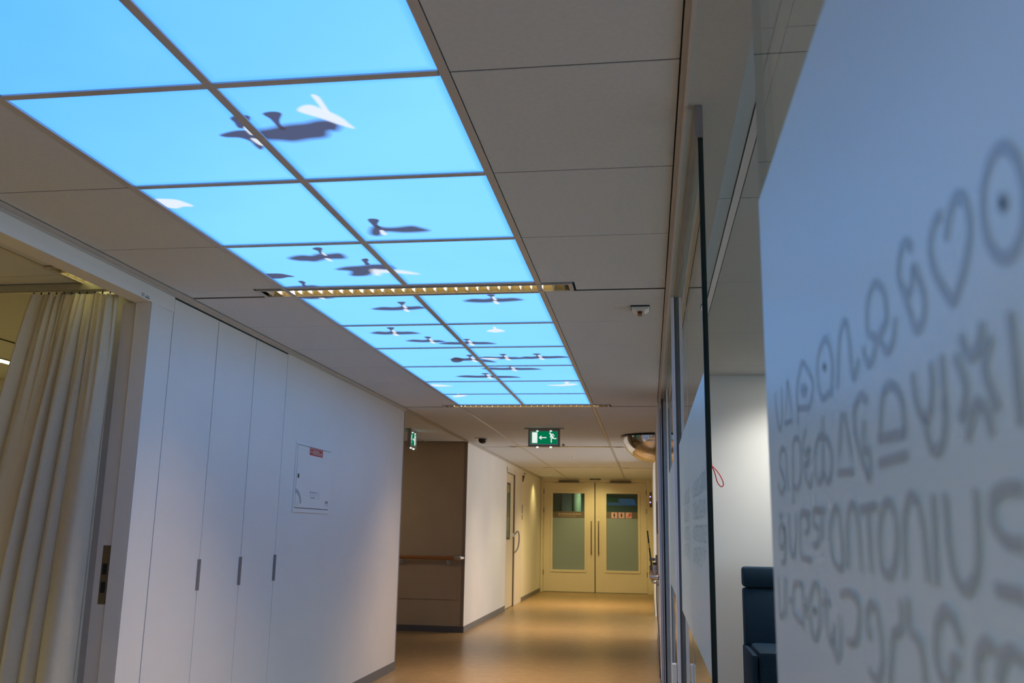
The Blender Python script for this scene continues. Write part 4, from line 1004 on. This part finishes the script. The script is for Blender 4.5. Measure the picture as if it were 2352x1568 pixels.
# ================================================================== doorway with ajar-free leaf in second left wall
d2 = struct(empty('door_2', (LX, 16.5, 0)))
box('door_leaf', LX - .060, LX - .012, 15.56, 16.52, .01, 2.50, DOORW, d2, bevel=.003)
fm = MB().box(LX - .08, LX + .004, 15.52, 15.555, 0, 2.60).box(LX - .08, LX + .004, 15.52, 16.60, 2.51, 2.60)
obj('door_frame', fm, FRAMEW, d2)
box('edge_seal', LX - .05, LX + .006, 16.525, 16.60, 0, 2.515, BRONZE, d2)
box('top_seal', LX - .03, LX + .003, 15.56, 16.56, 2.500, 2.514, BRONZE, d2)
box('frame_board', LX - .08, LX + .010, 16.602, 17.62, 0, 2.598, FRAMEW, d2, bevel=.003)
vp = box('vision_pane', LX - .0125, LX - .010, 15.66, 16.02, 1.30, 2.28, GLASSD, d2)
vf = MB().box(LX - .012, LX - .004, 15.62, 15.66, 1.26, 2.32).box(LX - .012, LX - .004, 16.02, 16.06, 1.26, 2.32).box(LX - .012, LX - .004, 15.66, 16.02, 1.26, 1.30).box(LX - .012, LX - .004, 15.66, 16.02, 2.28, 2.32)
obj('vision_frame', vf, BRONZE, d2)
box('vision_back', LX - .058, LX - .0562, 15.66, 16.02, 1.30, 2.28, BRONZE, d2)
obj('bow_handle', MB().tube(smooth_path([(LX - .01, 16.40, 1.34), (LX + .045, 16.40, 1.36), (LX + .075, 16.45, 1.41), (LX + .10, 16.50, 1.40), (LX + .115, 16.50, 1.28), (LX + .10, 16.48, 1.12), (LX + .06, 16.44, 1.03), (LX + .03, 16.42, 1.01)], 5), .014, 10), MGREY, d2, smooth=True)
obj('handle_rose', MB().tube([(LX - .012, 16.40, 1.34), (LX + .03, 16.40, 1.34)], .035, 14), WPLAST, d2, smooth=True)
sg = empty('door_sign', (LX, 17.68, 1.8))
obj('plate', MB().box(LX, LX + .012, 17.66, 17.74, 1.78, 1.96), MGREY, sg, bevel=.002)
obj('lower_plate', MB().box(LX, LX + .010, 17.66, 17.72, 1.65, 1.76), BROWNPR, sg, bevel=.002)
tag(sg, 'small two-part sign plate on the wall beside the far left doorway', 'sign')
hk = empty('door_holder', (LX, 17.72, 2.5))
obj('bracket', MB().prism([(LX, 2.57), (LX + .05, 2.57), (LX + .02, 2.44), (LX, 2.44)], 17.69, 17.72, 'y'), BRONZE, hk)
obj('knob', MB().lathe((LX + .022, 17.95, 2.62), [(0, -.012), (.012, -.01), (.014, 0), (.012, .01), (0, .012)], 10), BLACK, hk, smooth=True)
obj('knob_plate', MB().box(LX, LX + .025, 17.93, 17.97, 2.605, 2.635), MGREY, hk)
tag(hk, 'small dark bracket high on the wall by the far left doorway', 'bracket')

# ================================================================== double door at the far end
d1 = struct(empty('door_1', (-.03, YE, 0)))
fm = MB().box(-1.355, -1.292, YE - .03, YE + .06, 0, ZC).box(1.222, 1.348, YE - .03, YE + .06, 0, ZC).box(-1.292, 1.222, YE - .03, YE + .06, 2.618, ZC)
obj('door_frame', fm, DOORW, d1)
def leaf(x0, x1, wx0, wx1, side):
    lf = MB().box(x0, wx0, YE, YE + .05, .012, 2.612).box(wx1, x1, YE, YE + .05, .012, 2.612).box(wx0, wx1, YE, YE + .05, .012, .525).box(wx0, wx1, YE, YE + .05, 2.345, 2.612)
    l = obj('door_leaf', lf, DOORW, d1)
    f2 = MB()
    t_ = .055
    f2.box(wx0 - t_, wx0, YE - .014, YE, .47, 2.40).box(wx1, wx1 + t_, YE - .014, YE, .47, 2.40).box(wx0, wx1, YE - .014, YE, 2.345, 2.40).box(wx0 - .02, wx1 + .02, YE - .02, YE, .47, .525)
    obj('glazing_bead', f2, DOORW, l, bevel=.004)
    box('door_pane', wx0, wx1, YE + .018, YE + .024, .525, 2.345, GLASSD, l)
    box('frosted_film', wx0 + .002, wx1 - .002, YE + .0165, YE + .017, .527, 1.752, FILMD, l)
    bn = box('printed_band', wx0 + .002, wx1 - .002, YE + .016, YE + .0165, 1.752, 1.905, BROWNPR, l)
    cl = obj('door_closer', MB().box((x0 + x1) / 2 - .36, (x0 + x1) / 2 + .36, YE - .055, YE, 2.555, 2.60), DOORW, l, bevel=.006)
    obj('closer_arm', MB().box((x0 + x1) / 2 - .25, (x0 + x1) / 2 + .25, YE - .09, YE - .03, 2.606, 2.650), BRONZE, l, bevel=.008)
    hxx = x1 - .075 if side < 0 else x0 + .075
    obj('pull_bar', MB().tube([(hxx, YE, 1.665), (hxx, YE - .05, 1.675), (hxx, YE - .06, 1.65), (hxx, YE - .06, .93), (hxx, YE - .05, .905), (hxx, YE, .915)], .0125, 10), BRONZE, l, smooth=True)
    for z_ in (2.385, 1.93, .45):
        ex_ = x0 - .004 if side < 0 else x1 + .004
        obj('hinge', MB().tube([(ex_, YE - .012, z_ - .06), (ex_, YE - .012, z_ + .06)], .014, 10), BRONZE, l, smooth=True)
    return l, bn
l1, b1 = leaf(-1.285, -.042, -1.062, -.285, -1)
l2, b2_ = leaf(-.020, 1.215, .247, 1.003, 1)
box('meeting_gap', -.042, -.020, YE + .01, YE + .04, .0, 2.612, SHADOW, d1)
m = MB()
x_ = -.92
while x_ < -.36:
    wd = random.uniform(.02, .05); m.box(x_, min(-.36, x_ + wd), YE + .0148, YE + .0158, 1.828, 1.862); x_ += wd + .012
x_ = -.92
while x_ < -.53:
    wd = random.uniform(.015, .035); m.box(x_, x_ + wd, YE + .0148, YE + .0158, 1.788, 1.806); x_ += wd + .012
obj('band_lettering', m, paint('band_letter_cream', (.42, .33, .24), .5, var=0), l1)
for k, xx in enumerate((.365, .540, .712)):
    pg = box('pink_notice', xx, xx + .140, YE + .0145, YE + .0155, 1.762, 1.898, PINK, l2)
    m = MB()
    put = lambda a, b_: (a, YE + .0138, b_)
    if k < 2:
        m.disc((xx + .07, 1.872), .013, put, 10); m.ribbon([(xx + .07, 1.858), (xx + .07, 1.83), (xx + .07, 1.800)], .036 if k == 0 else .042, put); m.ribbon([(xx + .07, 1.805), (xx + .07, 1.78)], .018, put)
        obj('notice_print', m, BLACK, l2)
    else:
        for c_, rr in (((xx + .10, 1.865), .020), ((xx + .085, 1.83), .022), ((xx + .115, 1.835), .016)): m.disc(c_, rr, put, 10)
        m.ribbon([(xx + .03, 1.80), (xx + .06, 1.79), (xx + .10, 1.80)], .016, put)
        obj('notice_print', m, REDLAB, l2)
box('paper_note', -.005, .09, YE - .0008, YE, 1.70, 1.725, LABW, l2)
ms = empty('motion_sensor', (-.02, 21.0, ZC))
obj('housing', MB().box(-.155, .115, YE - .10, YE - .03, 2.675, ZC), BLACK, ms, bevel=.006)
obj('lens', MB().box(-.05, .01, YE - .104, YE - .099, 2.68, 2.692), DGREY, ms)
tag(ms, 'black motion sensor bar above the meeting edge of the double door', 'sensor')
def added_downlight(x, y, lab):  # housings added at the spot lamps, no such fixtures are seen
    r = empty('added_downlight', (x, y, ZC))
    obj('ring', MB().lathe((x, y, ZC), [(.036, .0), (.040, -.010), (.056, -.009), (.060, .001)], 24), BAR, r, smooth=True)
    obj('lens', MB().lathe((x, y, ZC - .001), [(0, 0), (.037, 0)], 24), LAMPW, r)
    tag(r, lab, 'ceiling light', 'added round downlights')
added_downlight(0.0, 14.4, 'added small round ceiling spot nearest of those before the double door')
added_downlight(0.0, 17.6, 'added small round ceiling spot halfway between exit sign and double door')
added_downlight(0.0, 19.6, 'added small round ceiling spot in front of the double door')
added_downlight(-0.95, 19.55, 'added small round ceiling spot close to the far left wall')
added_downlight(-3.6, 9.9, 'added small round ceiling spot inside the left side passage')
# space behind the double door
struct(box('wall_behind_door', -1.46, 1.5, 23.9, 24.0, 0, ZC, WALLFAR))
struct(box('wall_behind_door_left', -1.46, -1.36, 21.25, 23.9, 0, ZC, TAUPE))
struct(box('wall_behind_door_right', 1.36, 1.46, 21.25, 23.9, 0, ZC, TAUPE))
struct(box('ceiling_behind_door', -1.46, 1.5, 21.25, 24.0, ZC, ZC + .05, TILE))
pl = empty('round_column', (-.62, 22.9, 0))
obj('shaft', MB().tube([(-.62, 22.9, 0), (-.62, 22.9, ZC)], .12, 24), WALL, pl, smooth=True)
obj('base_ring', MB().tube([(-.62, 22.9, 0), (-.62, 22.9, .08)], .126, 24), SKIRT, pl, smooth=True)
tag(pl, 'pale round column behind the left pane of the double door', 'column')
